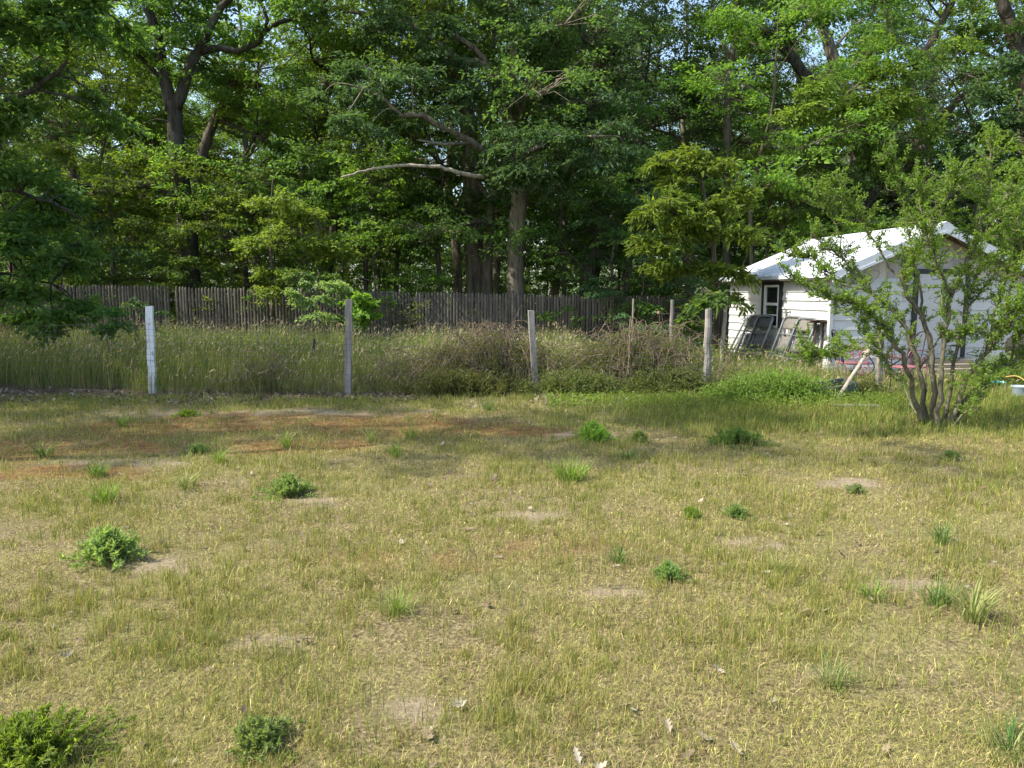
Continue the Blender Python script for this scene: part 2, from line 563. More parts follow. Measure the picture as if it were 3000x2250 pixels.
def lawn():
    mb = MB()
    # clumped upright blades
    n = 1500000
    x, y = scatter(n, 1.9, 11.6, power=1.05)
    patch = fbm(x, y, 0.55, 40)
    fine = vnoise(x, y, 0.065, 44)
    shade_side = np.clip((y - 7.5) / 3, 0, 1)
    right = np.clip((x + 0.5) / 3, 0, 1)
    dens = np.clip(0.16 + 1.2 * (patch - 0.36), 0.06, 1) * (0.05 + 2.2 * np.clip(fine - 0.38, 0, 1)) * (1 - 0.93 * moss(x, y)) * (1 - 0.93 * bare(x, y))
    dens *= 0.9 + 0.5 * right * shade_side
    keep = rng.random(n) < dens
    x, y, patch, right, shade_side = x[keep], y[keep], patch[keep], right[keep], shade_side[keep]
    n = len(x)
    g = np.clip(0.44 + 0.55 * (fbm(x, y, 1.1, 50) - 0.5) + 0.75 * shade_side * (0.3 + right) + 0.3 * np.clip(fbm(x, y, 0.4, 57) - .55, 0, 1), 0.10, 0.95)
    r = rng.random(n)
    c = np.where((r < g * 0.62)[:, None], pick(GREEN, n), np.where((r < 0.45 + 0.55 * g)[:, None], pick(OLIVE, n), pick(DRY, n)))
    L = (0.030 + 0.062 * rng.random(n) ** 1.5 + 0.04 * np.clip(patch - 0.5, 0, 1)) * (1 + 0.5 * shade_side * right + .25 * shade_side)
    W = 0.0012 + 0.0009 * rng.random(n) + 0.00030 * y
    B = np.stack([x, y, gh(x, y) - 0.004], 1)
    mb.blades(B, rng.uniform(0, 6.283, n), np.abs(rng.normal(0.25, 0.35, n)), L, W, c)
    # taller thin stalks
    n = 60000
    x, y = scatter(n, 1.9, 11.3)
    k = rng.random(n) < np.clip(2.6 * (fbm(x, y, 0.45, 62) - 0.42), 0.05, 1) * (1 - moss(x, y))
    x, y = x[k], y[k]
    n = len(x)
    mb.blades(np.stack([x, y, gh(x, y)], 1), rng.uniform(0, 6.283, n), np.abs(rng.normal(0.2, 0.22, n)), rng.uniform(0.06, 0.145, n),
              np.full(n, 0.0019) + 0.0002 * y, pick(GREEN + OLIVE + DRY[:2], n), seg=2)
    # rich grass by the bush and along the old fence line
    n = 90000
    x = rng.uniform(-9, 9.5, n)
    y = rng.uniform(8.2, 13.5, n)
    w = np.clip((x - 0.3) / 1.8, 0, 1) * np.clip((y - 8.2 + 0.9 * (fbm(x, y, 1.0, 70) - .5)) / 0.9, 0, 1) + blob(x, y, 4.9, 8.7, 1.5, 1.1) \
        + 0.5 * np.clip((-x + 0.5) / 2, 0, 1) * np.clip((y - 10.2) / 0.5, 0, 1) * np.clip((11.5 - y) / 0.4, 0, 1) * (fbm(x, y, .8, 71) > .42)
    k = rng.random(n) < np.clip(w, 0, 1) * (0.4 + 0.6 * (vnoise(x, y, 0.3, 72)))
    x, y = x[k], y[k]
    n = len(x)
    mb.blades(np.stack([x, y, gh(x, y)], 1), rng.uniform(0, 6.283, n), np.abs(rng.normal(0.35, 0.35, n)), rng.uniform(0.06, 0.20, n) * (0.55 + 0.7 * vnoise(x, y, 0.6, 73)),
              np.full(n, 0.0055), pick(GREEN * 2 + OLIVE[:1] + DRY[:1], n), seg=2)
    o = mb.build("lawn_grass", GRASS)
    tag(o, "thin dry yellow-green grass over the whole yard", "grass", kind="stuff")

    mb = MB()
    n = 520000
    x, y = scatter(n, 1.9, 11.0, power=1.2)
    k = rng.random(n) < (0.25 + 0.75 * (fbm(x, y, 0.5, 80) > 0.42)) * (1 - 0.75 * bare(x, y)) * (1 - 0.75 * moss(x, y))
    x, y = x[k], y[k]
    n = len(x)
    az = rng.uniform(0, 6.283, n)
    mb.blades(np.stack([x, y, gh(x, y) + rng.uniform(0.001, 0.016, n)], 1), az, rng.uniform(0.75, 1.6, n), rng.uniform(0.010, 0.042, n), (0.0011 + 0.00024 * y) * rng.uniform(.7, 1.3, n),
              pick(DRY * 4 + OLIVE * 4 + [(.16, .11, .06)] * 2, n, jit=0.32), pw=1.0, seg=2)
    o = mb.build("dry_thatch", STRAW)
    tag(o, "pale dead straw lying between the green blades", "thatch", kind="stuff")


lawn()


def oak_leaf(n, size):
    """Curled dead oak leaves, lobed outline, around the origin."""
    out = np.array([(0, .02), (.10, .06), (.18, .20), (.30, .10), (.42, .27), (.55, .13), (.68, .26), (.80, .10), (1, 0)])
    top = np.array([(a, b) for a, b in out])
    prof = np.vstack([top, top[::-1][1:] * [1, -1]])
    k = len(prof)
    az, sz = rng.uniform(0, 6.283, n), size * np.exp(rng.normal(0, .25, n))
    curl, cup = rng.normal(0.5, 0.5, n), rng.normal(0.6, 0.6, n)
    u, v = prof[None, :, 0] - 0.5, prof[None, :, 1]
    z = np.abs(curl[:, None] * u ** 2 + cup[:, None] * v ** 2 * 2.0)
    ca, sa = np.cos(az)[:, None], np.sin(az)[:, None]
    X = (u * ca - v * sa) * sz[:, None]
    Yy = (u * sa + v * ca) * sz[:, None]
    # centre line vertices make the two halves
    spine_u = np.linspace(-0.5, 0.5, 9)[None]
    spz = np.abs(curl[:, None]) * spine_u ** 2
    SX, SY = spine_u * ca * sz[:, None], spine_u * sa * sz[:, None]
    V = np.concatenate([np.stack([X, Yy, z * sz[:, None]], -1), np.stack([SX, SY, spz * sz[:, None]], -1)], 1)
    f = []
    for i in range(8):
        f.append([i, i + 1, k + i + 1, k + i])
        a, b = (k - i) % k, (k - i - 1) % k
        f.append([k + i, k + i + 1, b, a])
    return V, np.array(f)


def fallen_leaves():
    mb = MB()
    for n, reg in ((520, 'lawn'), (2600, 'strip')):
        if reg == 'lawn':
            x, y = scatter(n, 2.0, 10.5, 0.4, 1.2)
            x[:120] += 0
            k = rng.random(n) < 0.45 + 0.55 * (vnoise(x, y, 0.9, 90) > 0.55)
            size, lift = 0.052, 0.010
        else:
            x = rng.uniform(-9, 3.2, n)
            y = 11.35 + 0.42 * rng.normal(0, 1, n) + 0.3 * (vnoise(x, x * 0, 1.5, 91) - .5)
            k = (vnoise(x, y, 0.7, 92) > 0.36) | (np.abs(x + 6.8) < 1.6)
            size, lift = 0.075, 0.02
        x, y = x[k], y[k]
        n = len(x)
        V, f = oak_leaf(n, size)
        tx, ty = rng.normal(0, 0.3, n)[:, None], rng.normal(0, 0.3, n)[:, None]
        V[..., 2] += V[..., 0] * tx + V[..., 1] * ty
        V += np.stack([x, y, gh(x, y) + lift + 0.02 * rng.random(n)], 1)[:, None]
        m = V.shape[1]
        F = (f[None] + (np.arange(n) * m)[:, None, None]).reshape(-1, 4)
        dk = 0.68 if reg == 'lawn' else 0.55
        c = dk * pick([(0.40, 0.34, 0.24), (0.32, 0.25, 0.16), (0.50, 0.45, 0.35), (0.22, 0.155, 0.10), (0.28, 0.21, 0.155)], n)
        mb.add(V.reshape(-1, 3), F, color=np.repeat(c, m, 0))
    o = mb.build("fallen_leaves", STRAW)
    tag(o, "curled pale brown oak leaves strewn along the old fence line and over the lawn", "fallen leaves", kind="stuff")


fallen_leaves()


def tall_grass():
    mb = MB()
    hd = MB()
    for n, x0, x1, y0, y1, hmax, heads in ((52000, -14.5, 1.6, 11.9, 20.2, 0.72, 0.24), (14000, 1.0, 6.2, 12.4, 18.5, 0.36, 0.08), (9000, 5.2, 9.5, 11.0, 14.8, 0.20, 0.02)):
        x = rng.uniform(x0, x1, n)
        y = y0 + (y1 - y0) * rng.random(n) ** 1.25
        k = rng.random(n) < 0.35 + 0.65 * (vnoise(x, y, 0.5, 100) > 0.35)
        k &= ~((np.abs(x + 7.6) < 1.3) & (y < 12.5))
        x, y = x[k], y[k]
        n = len(x)
        edge = np.clip((y - y0) / 0.8, 0.45, 1)
        H = hmax * edge * (0.55 + 0.6 * rng.random(n) ** 0.8) * (0.75 + 0.45 * vnoise(x, y, 1.2, 101)) * np.where(x < -4, 1.15, 1.0)
        lush = np.clip(1.6 * (fbm(x, y, 1.6, 105) - 0.35), 0, 1)
        far = np.clip((y - 15) / 3, 0, 1)  # far blades greener, their colour also lifted to stand in for sunlight
        c = np.where((rng.random(n) < 0.80 + 0.2 * far)[:, None], pick([(0.11, 0.16, 0.032), (0.155, 0.205, 0.042), (0.20, 0.24, 0.055)], n) * (1 + .35 * far[:, None]), pick([(0.33, 0.29, 0.13), (0.27, 0.24, 0.11)], n))
        B = np.stack([x, y, gh(x, y)], 1)
        az, lean = rng.normal(0.0, 1.2, n), np.abs(rng.normal(0.22, 0.2, n))
        mb.blades(B, az, lean, H, np.full(n, 0.0052) + 0.0022 * lush, c, seg=2)
        s = rng.random(n) < heads
        tip = B[s] + np.stack([np.cos(az[s]) * np.sin(lean[s]) * H[s], np.sin(az[s]) * np.sin(lean[s]) * H[s], H[s] * np.cos(lean[s])], 1)
        m = len(tip)
        d = unit(np.stack([np.cos(az[s]) * .7, np.sin(az[s]) * .7, np.full(m, 0.8)], 1) + rng.normal(0, .3, (m, 3)))
        l = rng.uniform(0.06, 0.13, m)
        hc = pick([(0.42, 0.34, 0.20), (0.36, 0.27, 0.16), (0.50, 0.43, 0.27)], m)
        before = hd.n
        hd.leaves(tip - d * l[:, None] * 0.3, d, rng.normal(0, 1, (m, 3)) + [0, -1, 0.2], l, l * 0.16, 0.05)
        cc = np.ones((m * 4, 4))
        cc[:, :3] = np.repeat(hc, 4, 0)
        hd.C.append(cc)
    o = mb.build("tall_grass", GRASS)
    tag(o, "uncut tall meadow grass with tan seed heads behind the wire fence", "tall grass", kind="stuff")
    h = hd.build("seed_heads", STRAW, o)
    # broad-leaved ground cover in front of the stockade and among the low weeds
    gc = MB()
    n = 16000
    x, y = rng.uniform(-9, 6, n), rng.uniform(14.5, 20.5, n)
    k = rng.random(n) < np.clip(2.2 * (fbm(x, y, 1.3, 110) - 0.38), 0, 1)
    x, y = x[k], y[k]
    n = len(x)
    gc.leaves(np.stack([x, y, gh(x, y) + rng.uniform(0.15, 0.52, n)], 1), rng.normal(0, 1, (n, 3)), rng.normal(0, .5, (n, 3)) + Z, rng.uniform(.05, .10, n), rng.uniform(.03, .05, n))
    n = 5200
    x, y = rng.uniform(0.5, 5.6, n), 10.6 + rng.normal(0, .35, n)
    gc.leaves(np.stack([x, y, gh(x, y) + rng.uniform(0.02, 0.16, n)], 1), rng.normal(0, 1, (n, 3)), rng.normal(0, .5, (n, 3)) + Z, rng.uniform(.03, .06, n), rng.uniform(.015, .03, n))
    g = gc.build("ground_cover", LEAF_YELLOW)
    tag(g, "low bright broad-leaved weeds carpeting the ground before the stockade fence", "ground cover", kind="stuff")
    # dark woodland floor plants behind the stockade fence
    fp = MB()
    n = 240000
    x, y = rng.uniform(-48, 52, n), 22.5 + 50 * rng.random(n) ** 0.8
    z = (2.6 + 4.5 * np.clip((y - 34) / 10, 0, 1) + 5 * np.clip((y - 50) / 12, 0, 1)) * rng.random(n) ** 1.2 * (0.35 + 1.0 * fbm(x, y, 3.0, 120)) * np.clip((y - 21) / 6, 0.3, 1)
    k = rng.random(n) < np.clip(3 * (vnoise(x, y * .7 + z * 2, 0.9, 125) - .3), .05, 1)
    x, y, z = x[k], y[k], z[k]
    n = len(x)
    fp.leaves(np.stack([x, y, gh(x, y) + z], 1), rng.normal(0, 1, (n, 3)), rng.normal(0, .5, (n, 3)) + Z, rng.uniform(.12, .22, n) * (1 + np.clip((y - 45) / 15, 0, 1)), rng.uniform(.07, .11, n) * (1 + np.clip((y - 45) / 15, 0, 1)))
    g = fp.build("undergrowth", LEAF_MID)
    tag(g, "shaded leafy undergrowth on the woodland floor behind the stockade fence", "undergrowth", kind="stuff")


tall_grass()


# ------------------------------------------------------------------ trees
def limb(mb, sk, pts, r0, r1, n=8, wob=0.02, k=5):
    p = catmull(pts, k)
    p[1:-1] += rng.normal(0, wob, (len(p) - 2, 3))
    t = np.linspace(0, 1, len(p))
    mb.tube(p, r0 * (1 - t) ** 0.9 + r1 * (1 - (1 - t) ** 0.9), n)
    sk.append(p)
    return p


def fill_mass(tw, cr, sk, c, rad, nspr, n, leaf, wid, L=0.55, br=0.028, **kw):
    """A bough: branches from the nearest limb to a few points of an ellipsoid, twigs and leaf sprays round them."""
    c, rad = np.asarray(c, float), np.asarray(rad, float)
    allp = np.concatenate(sk)
    nsub = max(3, int(nspr / 9))
    d = unit(rng.normal(0, 1, (nsub, 3)))
    sub = c + d * rad * (rng.random((nsub, 1)) ** 0.4) * 0.78
    per = int(math.ceil(nspr / nsub))
    for s in sub:
        # start from a limb point a little lower than the target where there is one
        dist = np.linalg.norm(allp - s, axis=1) + 0.35 * np.maximum(0, allp[:, 2] - s[2])
        q = allp[np.argmin(dist)]
        ln = np.linalg.norm(s - q)
        mid = (q + s) / 2 + rng.normal(0, 0.10, 3) * ln + Z * 0.10 * ln
        path = catmull([q, mid, s], 4)
        tw.tube(path, np.linspace(br * min(1.6, 0.5 + ln * 0.4), br * 0.35, len(path)), 5, False)
        ends = s + unit(rng.normal(0, 1, (per, 3)) * [1, 1, 0.6]) * rad * 0.30 * rng.random((per, 1)) ** 0.5
        tw.twigs(np.repeat(s[None], per, 0), ends, br * 0.32, br * 0.16)
        out = unit(ends - c * [1, 1, 1] + (ends - s) * 1.2) * [1, 1, 0.45] + rng.normal(0, 0.35, (per, 3))
        cr.sprays(ends - unit(out) * L * 0.3, out, L * np.exp(rng.normal(0, .2, per)), n, leaf, wid, **kw)


def tree_geom(seed, H, r0, cb, Rc, nl, nspr, n, leaf, wid, L=0.6, lean=0.03, layered=False, sides=7):
    """Trunk and crown of one forest tree, base at the origin."""
    global rng
    keep, rng = rng, np.random.default_rng(seed)
    tr, cr, sk = MB(), MB(), []
    pts = [np.zeros(3)]
    d = rng.normal(0, lean, 2)
    for i in range(1, 8):
        pts.append(np.array([d[0] * H * i / 7 + rng.normal(0, 0.012 * H), d[1] * H * i / 7 + rng.normal(0, 0.012 * H), H * 0.96 * i / 7]))
    trunk = limb(tr, sk, pts, r0, r0 * 0.12, sides, 0.0)
    t = np.linspace(0, 1, len(trunk))
    flare = np.exp(-t * 40)[:, None] * 0
    tips, dirs = [], []
    for i in range(nl):
        f = cb + (0.97 - cb) * (i + rng.random()) / nl
        q = trunk[min(len(trunk) - 1, int(f * (len(trunk) - 1)))]
        g = (f - cb) / (1 - cb)
        ln = Rc * (0.45 + 0.75 * math.sin(math.pi * min(1, 0.22 + 0.72 * g))) * rng.uniform(0.7, 1.15)
        az = i * 2.4 + rng.normal(0, 0.4)
        rise = (0.18 + 0.25 * g if layered else 0.25 + 0.5 * g) + rng.normal(0, 0.16)
        e = np.array([math.cos(az), math.sin(az), rise])
        p = [q, q + e * ln * 0.35 + rng.normal(0, 0.05, 3) * ln, q + e * ln * 0.7 + rng.normal(0, 0.06, 3) * ln, q + e * ln - Z * 0.06 * ln]
        b0 = r0 * (1 - f) * 0.55 + r0 * 0.10
        bp = limb(tr, sk, p, b0, b0 * 0.2, 5, 0.01, 3)
        m = max(3, int(nspr / nl))
        k = rng.integers(int(len(bp) * 0.25), len(bp), m)
        A = bp[k]
        side = unit(np.cross(e, Z)) * np.sign(rng.normal(0, 1, (m, 1)))
        dd = unit(unit(e) * 0.7 + side * rng.uniform(0.2, 1.1, (m, 1)) + rng.normal(0, 0.25, (m, 3)) * [1, 1, 0.8 if layered else 1.0])
        ext = ln * rng.uniform(0.10, 0.42, (m, 1))
        Bq = A + dd * ext + rng.normal(0, 0.1, (m, 3)) * (1.0 if layered else 1.4)
        tr.twigs(A, Bq, b0 * 0.2 + 0.004, 0.004)
        cr.sprays(Bq - dd * L * 0.3, dd * [1, 1, 0.5], L * np.exp(rng.normal(0, .2, m)), n, leaf, wid,
                  flat=0.34 if layered else 0.45, droop=0.22)
    rng = keep
    return tr, cr


def tree_from(name, geo, label, cat, group, bark, leafm, loc, rz, sc):
    t = thing(name, label, cat, loc, rz, group)
    t.scale = (sc, sc, sc)
    geo[0].build("trunk", bark, t, True)
    geo[1].build("crown", leafm, t)
    return t


def copy_tree(src, label, loc, rz, sc, group=None, leafm=None):
    r = src.copy()
    col.objects.link(r)
    r.location, r.rotation_euler, r.scale = tuple(loc), (0, 0, rz), (sc, sc, sc)
    r["label"] = label
    if group:
        r["group"] = group
    for ch in list(src.children):
        c = ch.copy()
        col.objects.link(c)
        c.parent = r
        if leafm is not None and ch.name.startswith("crown"):
            c.material_slots[0].link = 'OBJECT'
            c.material_slots[0].material = leafm
    return r


def at(px, Y):
    x = (px - 1500) / FPX * Y * 0.995
    return (x, Y, float(gh(x, Y)) - 0.05)


# hero trees, limbs traced in the photograph and set at their real depth ------------------------------------------------
def hero(name, label, cat, Y, limbs, masses, bark, leafm, group=None, leaf=(0.13, 0.07), n=34, L=0.6, extra=None):
    """limbs: list of (points [(px, py, dY)], r0, r1); masses: (px, py, dY, rx, ry, rz, sprays)."""
    x, y, z = at(limbs[0][0][0][0], Y)
    t = thing(name, label, cat, (x, y, z), 0, group)
    o = np.array([x, y, z])
    tr, cr, sk = MB(), MB(), []
    for pts, r0, r1 in limbs:
        w = [P(a[0], a[1], Y + (a[2] if len(a) > 2 else 0)) - o for a in pts]
        limb(tr, sk, w, r0, r1, 12 if r0 > .12 else 7, 0.015 if r0 > 0.05 else 0.01)
    for px, py, dy, rx, ry, rz, ns in masses:
        fill_mass(tr, cr, sk, P(px, py, Y + dy) - o, (rx, ry, rz), ns, n, leaf[0], leaf[1], L)
    tr.build("trunk", bark, t, True)
    cr.build("crown", leafm, t)
    if extra is not None:
        pts, r0, r1, m = extra
        eb = MB()
        limb(eb, [], [P(a[0], a[1], Y + (a[2] if len(a) > 2 else 0)) - o for a in pts], r0, r1, 8, 0.012)
        if len(pts) > 4:
            q = P(pts[2][0], pts[2][1], Y) - o
            limb(eb, [], [q, q + [-.35, 0, .22], q + [-.8, 0, .28]], r1 * 1.4, r1 * .6, 5)
        b = eb.build("dead_limb", m, t, True)
        tag(b, "bare pale dead limb")
    return t


# the big forked oak on the left
hero("forked_oak", "large dark oak forked like a Y behind the left end of the stockade fence", "tree", 23.0,
     [([(570, 900), (555, 760), (545, 640), (522, 480), (512, 380), (508, 300)], 0.29, 0.20),
      ([(503, 320), (485, 230), (470, 150), (455, 85), (425, 0), (400, -120)], 0.19, 0.10),
      ([(515, 320), (548, 220), (572, 165), (600, 120), (625, 60), (700, -40)], 0.18, 0.08),
      ([(592, 150), (640, 142), (700, 146), (752, 125), (775, 95), (805, 72), (870, 50), (960, 0)], 0.11, 0.05),
      ([(775, 100), (782, 50), (760, 0), (755, -60)], 0.06, 0.03),
      ([(466, 225), (432, 185), (395, 155), (330, 125), (255, 108)], 0.075, 0.03),
      ([(490, 130), (525, 110), (532, 70), (505, 20), (500, -40)], 0.05, 0.03),
      ([(495, 160), (540, 185), (562, 205), (600, 212)], 0.03, 0.012),
      ([(535, 365), (500, 358), (450, 350), (410, 372)], 0.025, 0.01)],
     [(430, 40, 0, 2.2, 1.8, 1.6, 60), (600, 40, 0, 1.6, 1.6, 1.2, 50), (860, 30, -.5, 1.5, 1.5, 1.3, 50), (300, 110, -.6, 1.5, 1.3, .9, 40),
      (700, -100, 0, 2.5, 2.5, 1.5, 60), (420, -150, 0, 3, 2.5, 1.5, 70), (640, 190, 1.2, 1.0, 1.0, .6, 20), (880, -140, 0, 2, 2, 1.5, 40)],
     BARK_DARK, LEAF_MID)
t = thing("broken_bough", "thick broken bough hanging off the left forked oak, pale snapped end", "bough", P(520, 610, 22.6))
b = MB()
o_ = P(520, 610, 22.6)
limb(b, [], [P(a, c, 22.6 + dy) - o_ for a, c, dy in ((520, 612, 0), (495, 570, 0), (465, 548, -.1), (430, 540, -.2), (390, 545, -.3), (345, 566, -.3))], 0.15, 0.10, 9, 0.02)
limb(b, [], [P(a, c, 22.4) - o_ for a, c in ((400, 545), (352, 560), (300, 560), (235, 530), (190, 480))], 0.07, 0.03, 6, 0.02)
limb(b, [], [P(a, c, 22.3) - o_ for a, c in ((380, 545), (372, 510), (350, 490))], 0.04, 0.015, 5, 0.01)
b.build("bough_wood", BARK_THIN, t, True)

hero("leaning_tree", "slimmer dark trunk leaning right just behind the forked oak", "tree", 25.0,
     [([(545, 880), (560, 700), (578, 530), (598, 440), (622, 370), (648, 310), (668, 275), (700, 200)], 0.22, 0.08),
      ([(638, 342), (690, 372), (755, 400), (830, 432)], 0.09, 0.03),
      ([(575, 540), (500, 500), (460, 490)], 0.05, 0.02)],
     [(720, 330, .5, 1.6, 1.4, 1.0, 46), (660, 250, .5, 1.3, 1.3, 1.0, 40), (800, 450, 0, 1.2, 1.0, .7, 30), (640, 470, .8, 1.5, 1.0, .8, 36), (420, 380, 1.5, 2.0, 1.2, 1.0, 56)],
     BARK_THIN, LEAF_BRIGHT)

# the broad oak in the middle with its sun-lit trunk
hero("broad_oak", "broad oak with a thick sunlit trunk rising behind the middle of the stockade fence", "tree", 22.6,
     [([(1512, 930), (1511, 780), (1513, 660), (1520, 590), (1512, 500), (1492, 410), (1485, 330)], 0.27, 0.20),
      ([(1490, 400), (1470, 320), (1450, 250), (1425, 200), (1392, 182), (1350, 176), (1300, 140), (1232, 88), (1180, 62), (1060, 40), (980, 20)], 0.14, 0.05),
      ([(1436, 205), (1400, 150), (1345, 110), (1292, 60), (1235, 0), (1190, -80)], 0.09, 0.05),
      ([(1488, 360), (1498, 250), (1508, 150), (1505, 40), (1490, -80)], 0.19, 0.12),
      ([(1498, 380), (1530, 280), (1555, 230), (1578, 190), (1600, 60), (1615, -60)], 0.10, 0.06),
      ([(1500, 500, -.2), (1440, 455, -.8), (1380, 415, -1.2), (1300, 375, -1.6), (1235, 338, -1.9), (1170, 335, -2.2), (1120, 285, -2.4), (1065, 258, -2.6)], 0.12, 0.03),
      ([(1380, 418, -1.2), (1300, 422, -1.8), (1220, 410, -2)], 0.05, 0.025),
      ([(1378, 225), (1320, 205), (1260, 202)], 0.05, 0.02),
      ([(1505, 470, 0), (1580, 430, -1), (1660, 400, -2.2), (1740, 400, -3)], 0.09, 0.03),
      ([(1515, 530, 0), (1590, 520, -1), (1680, 500, -2.2)], 0.06, 0.03)],
     [(1240, 50, 0, 2.0, 1.6, 1.2, 60), (1050, 60, -.4, 1.7, 1.4, 1.2, 50), (1130, 240, -2, 1.7, 1.0, .9, 52), (1020, 330, -2.3, 1.5, 1.0, .9, 44),
      (1560, 90, -.4, 1.9, 1.6, 1.3, 60), (1650, 230, .4, 1.6, 1.2, 1.0, 46), (1440, 60, .6, 1.6, 1.4, 1.0, 60), (1300, 140, -.5, 1.4, 1.0, .8, 44), (1420, 240, -.7, 1.0, .8, .6, 28), (1500, 280, -.7, .8, .7, .6, 18),
      (1600, 400, -2.2, 1.4, 0.9, .75, 60), (1760, 420, -2.8, 1.5, .9, .9, 56), (1480, 490, -2.0, 1.2, .8, .55, 46), (1640, 510, -2.0, 1.3, .8, .7, 50),
      (1300, 330, -1.2, 1.3, .9, .5, 26), (1450, 400, -1.5, .7, .7, .5, 20),
      (1500, -150, 0, 3.5, 3, 1.5, 90), (1150, -120, 0, 3, 2.5, 1.4, 70)],
     BARK_OAK, LEAF_DARK, leaf=(0.14, 0.055),
     extra=([(1420, 520, -1.6), (1345, 505, -2.2), (1290, 490, -2.4), (1200, 485, -2.6), (1110, 492, -2.7), (1060, 503, -2.8), (1000, 520, -2.9)], 0.06, 0.022, BARK_DEAD))

hero("shaggy_tree", "tall tree with shaggy grey trunk just left of the broad oak", "tree", 25.5,
     [([(1395, 900), (1385, 560), (1378, 400), (1352, 300), (1335, 220), (1310, 120), (1290, 0), (1280, -100)], 0.33, 0.2),
      ([(1340, 240), (1290, 150), (1250, 120)], 0.08, 0.03)],
     [(1290, 200, 1, 1.8, 1.4, 1.2, 50), (1220, -80, 0, 3, 2.5, 2, 70), (1380, -40, .5, 2.5, 2, 1.5, 50), (1180, 160, .5, 1.5, 1.3, 1, 36)],
     BARK_GREY, LEAF_BRIGHT)

# right of the middle
hero("bare_topped_tree", "thin straight grey trunk with bare upper branches against the sky gap", "tree", 24.0,
     [([(2128, 900), (2130, 600), (2132, 310), (2142, 200), (2152, 120), (2160, 30), (2170, -60)], 0.13, 0.07),
      ([(2140, 190), (2120, 120), (2075, 70), (2040, 35), (2010, 0)], 0.05, 0.02),
      ([(2150, 230), (2200, 160), (2245, 120)], 0.03, 0.012),
      ([(2075, 60), (2090, 20), (2100, -20)], 0.025, 0.01)],
     [(2190, 60, .5, 1.5, 1.3, 1.0, 40), (2010, 190, .5, 1.2, 1.0, 1.4, 40), (2240, -80, 0, 2, 2, 1.2, 40)],
     BARK_THIN, LEAF_MID)
hero("curved_limb_tree", "tree with a dark trunk curving up to the left beyond the shed roof", "tree", 25.0,
     [([(2450, 900), (2420, 420), (2385, 278), (2340, 195), (2290, 135), (2235, 100), (2190, 60)], 0.24, 0.08),
      ([(2330, 185), (2290, 175), (2230, 185), (2150, 205)], 0.05, 0.02),
      ([(2305, 150), (2300, 130), (2290, 100)], 0.04, 0.02)],
     [(2260, 90, .3, 1.7, 1.4, 1.0, 50), (2230, 270, 1, 1.4, 1.2, 1.0, 30), (2330, 40, 0, 1.8, 1.5, 1.2, 40)],
     BARK_DARK, LEAF_MID)
hero("pale_leaning_tree", "pale grey leaning trunk showing above the sunlit foliage over the shed", "tree", 27.0,
     [([(2560, 900), (2500, 380), (2458, 225), (2432, 140), (2400, 62), (2360, -40)], 0.26, 0.14),
      ([(2440, 150), (2500, 80), (2560, 30)], 0.06, 0.02)],
     [(2360, 0, 0, 2.2, 1.6, 1.2, 50), (2520, 40, -.4, 1.7, 1.4, 1.0, 44), (2560, -100, 0, 2.5, 2, 1.4, 50)],
     BARK_GREY, LEAF_MID)
hero("twin_trunk_locust", "big two-trunked tree spreading over the shed with yellow-green leaves", "tree", 23.5,
     [([(2620, 900), (2640, 620), (2655, 520), (2700, 430), (2722, 392)], 0.27, 0.20),
      ([(2715, 405), (2690, 330), (2672, 250), (2695, 180), (2725, 130), (2770, 40), (2820, -40)], 0.15, 0.10),
      ([(2715, 400), (2765, 340), (2812, 290), (2880, 240), (2960, 180)], 0.14, 0.06),
      ([(2690, 190, 0), (2600, 200, -.8), (2500, 260, -1.6), (2420, 320, -2)], 0.07, 0.03),
      ([(2650, 520, 0), (2560, 430, -1), (2480, 400, -1.6), (2400, 390, -2)], 0.07, 0.03)],
     [(2400, 330, -2, 1.3, 1.1, .9, 70), (2540, 290, -1.7, 1.5, 1.1, 1.0, 90), (2620, 190, -1.2, 1.3, 1.1, .9, 56), (2530, 400, -1.8, 1.3, 1.0, .7, 60),
      (2650, 330, -1.6, 1.0, .9, .8, 40), (2800, 180, -.5, 1.4, 1.2, 1.0, 40), (2620, 470, -1.2, .9, .8, .5, 24), (2850, 60, 0, 1.8, 1.6, 1.2, 50), (2700, -60, -1, 2.5, 2, 1.4, 60)],
     BARK_THIN, LEAF_YELLOW, leaf=(0.15, 0.055), n=36)
hero("edge_tree", "thick dark trunk curving down at the top right corner of the photo", "tree", 22.0,
     [([(3080, 900), (3050, 420), (3005, 245), (2985, 160), (2960, 80), (2935, 0), (2900, -100)], 0.22, 0.15),
      ([(2980, 170), (2920, 190), (2870, 220), (2820, 215)], 0.05, 0.02),
      ([(2970, 100), (3030, 20), (3100, -40)], 0.08, 0.03)],
     [(2930, 260, -.5, 1.2, 1.2, 1.0, 46), (2880, 390, -.5, 1.2, 1.0, .8, 40), (2990, 60, 0, 1.5, 1.5, 1.2, 40), (3000, 440, -.6, 1.3, 1.0, 1.0, 46), (2840, 500, .5, 1.3, 1, .9, 40)],
     BARK_DARK, LEAF_DARK)
hero("hooked_tree", "dark tree with a leaning lower trunk rising behind the shed roof", "tree", 22.5,
     [([(2500, 900), (2535, 620), (2560, 565), (2592, 500), (2640, 430)], 0.17, 0.08)],
     [(2480, 510, 0, 1.3, 1, .8, 40), (2600, 470, .3, 1.2, 1, .7, 36), (2700, 560, .8, 1.5, 1, .7, 46), (2420, 600, .5, 1.2, 1, .7, 40), (2560, 610, .8, 1.2, .8, .5, 30), (2820, 600, .6, 1.5, 1, .9, 50)],
     BARK_DARK, LEAF_DARK)

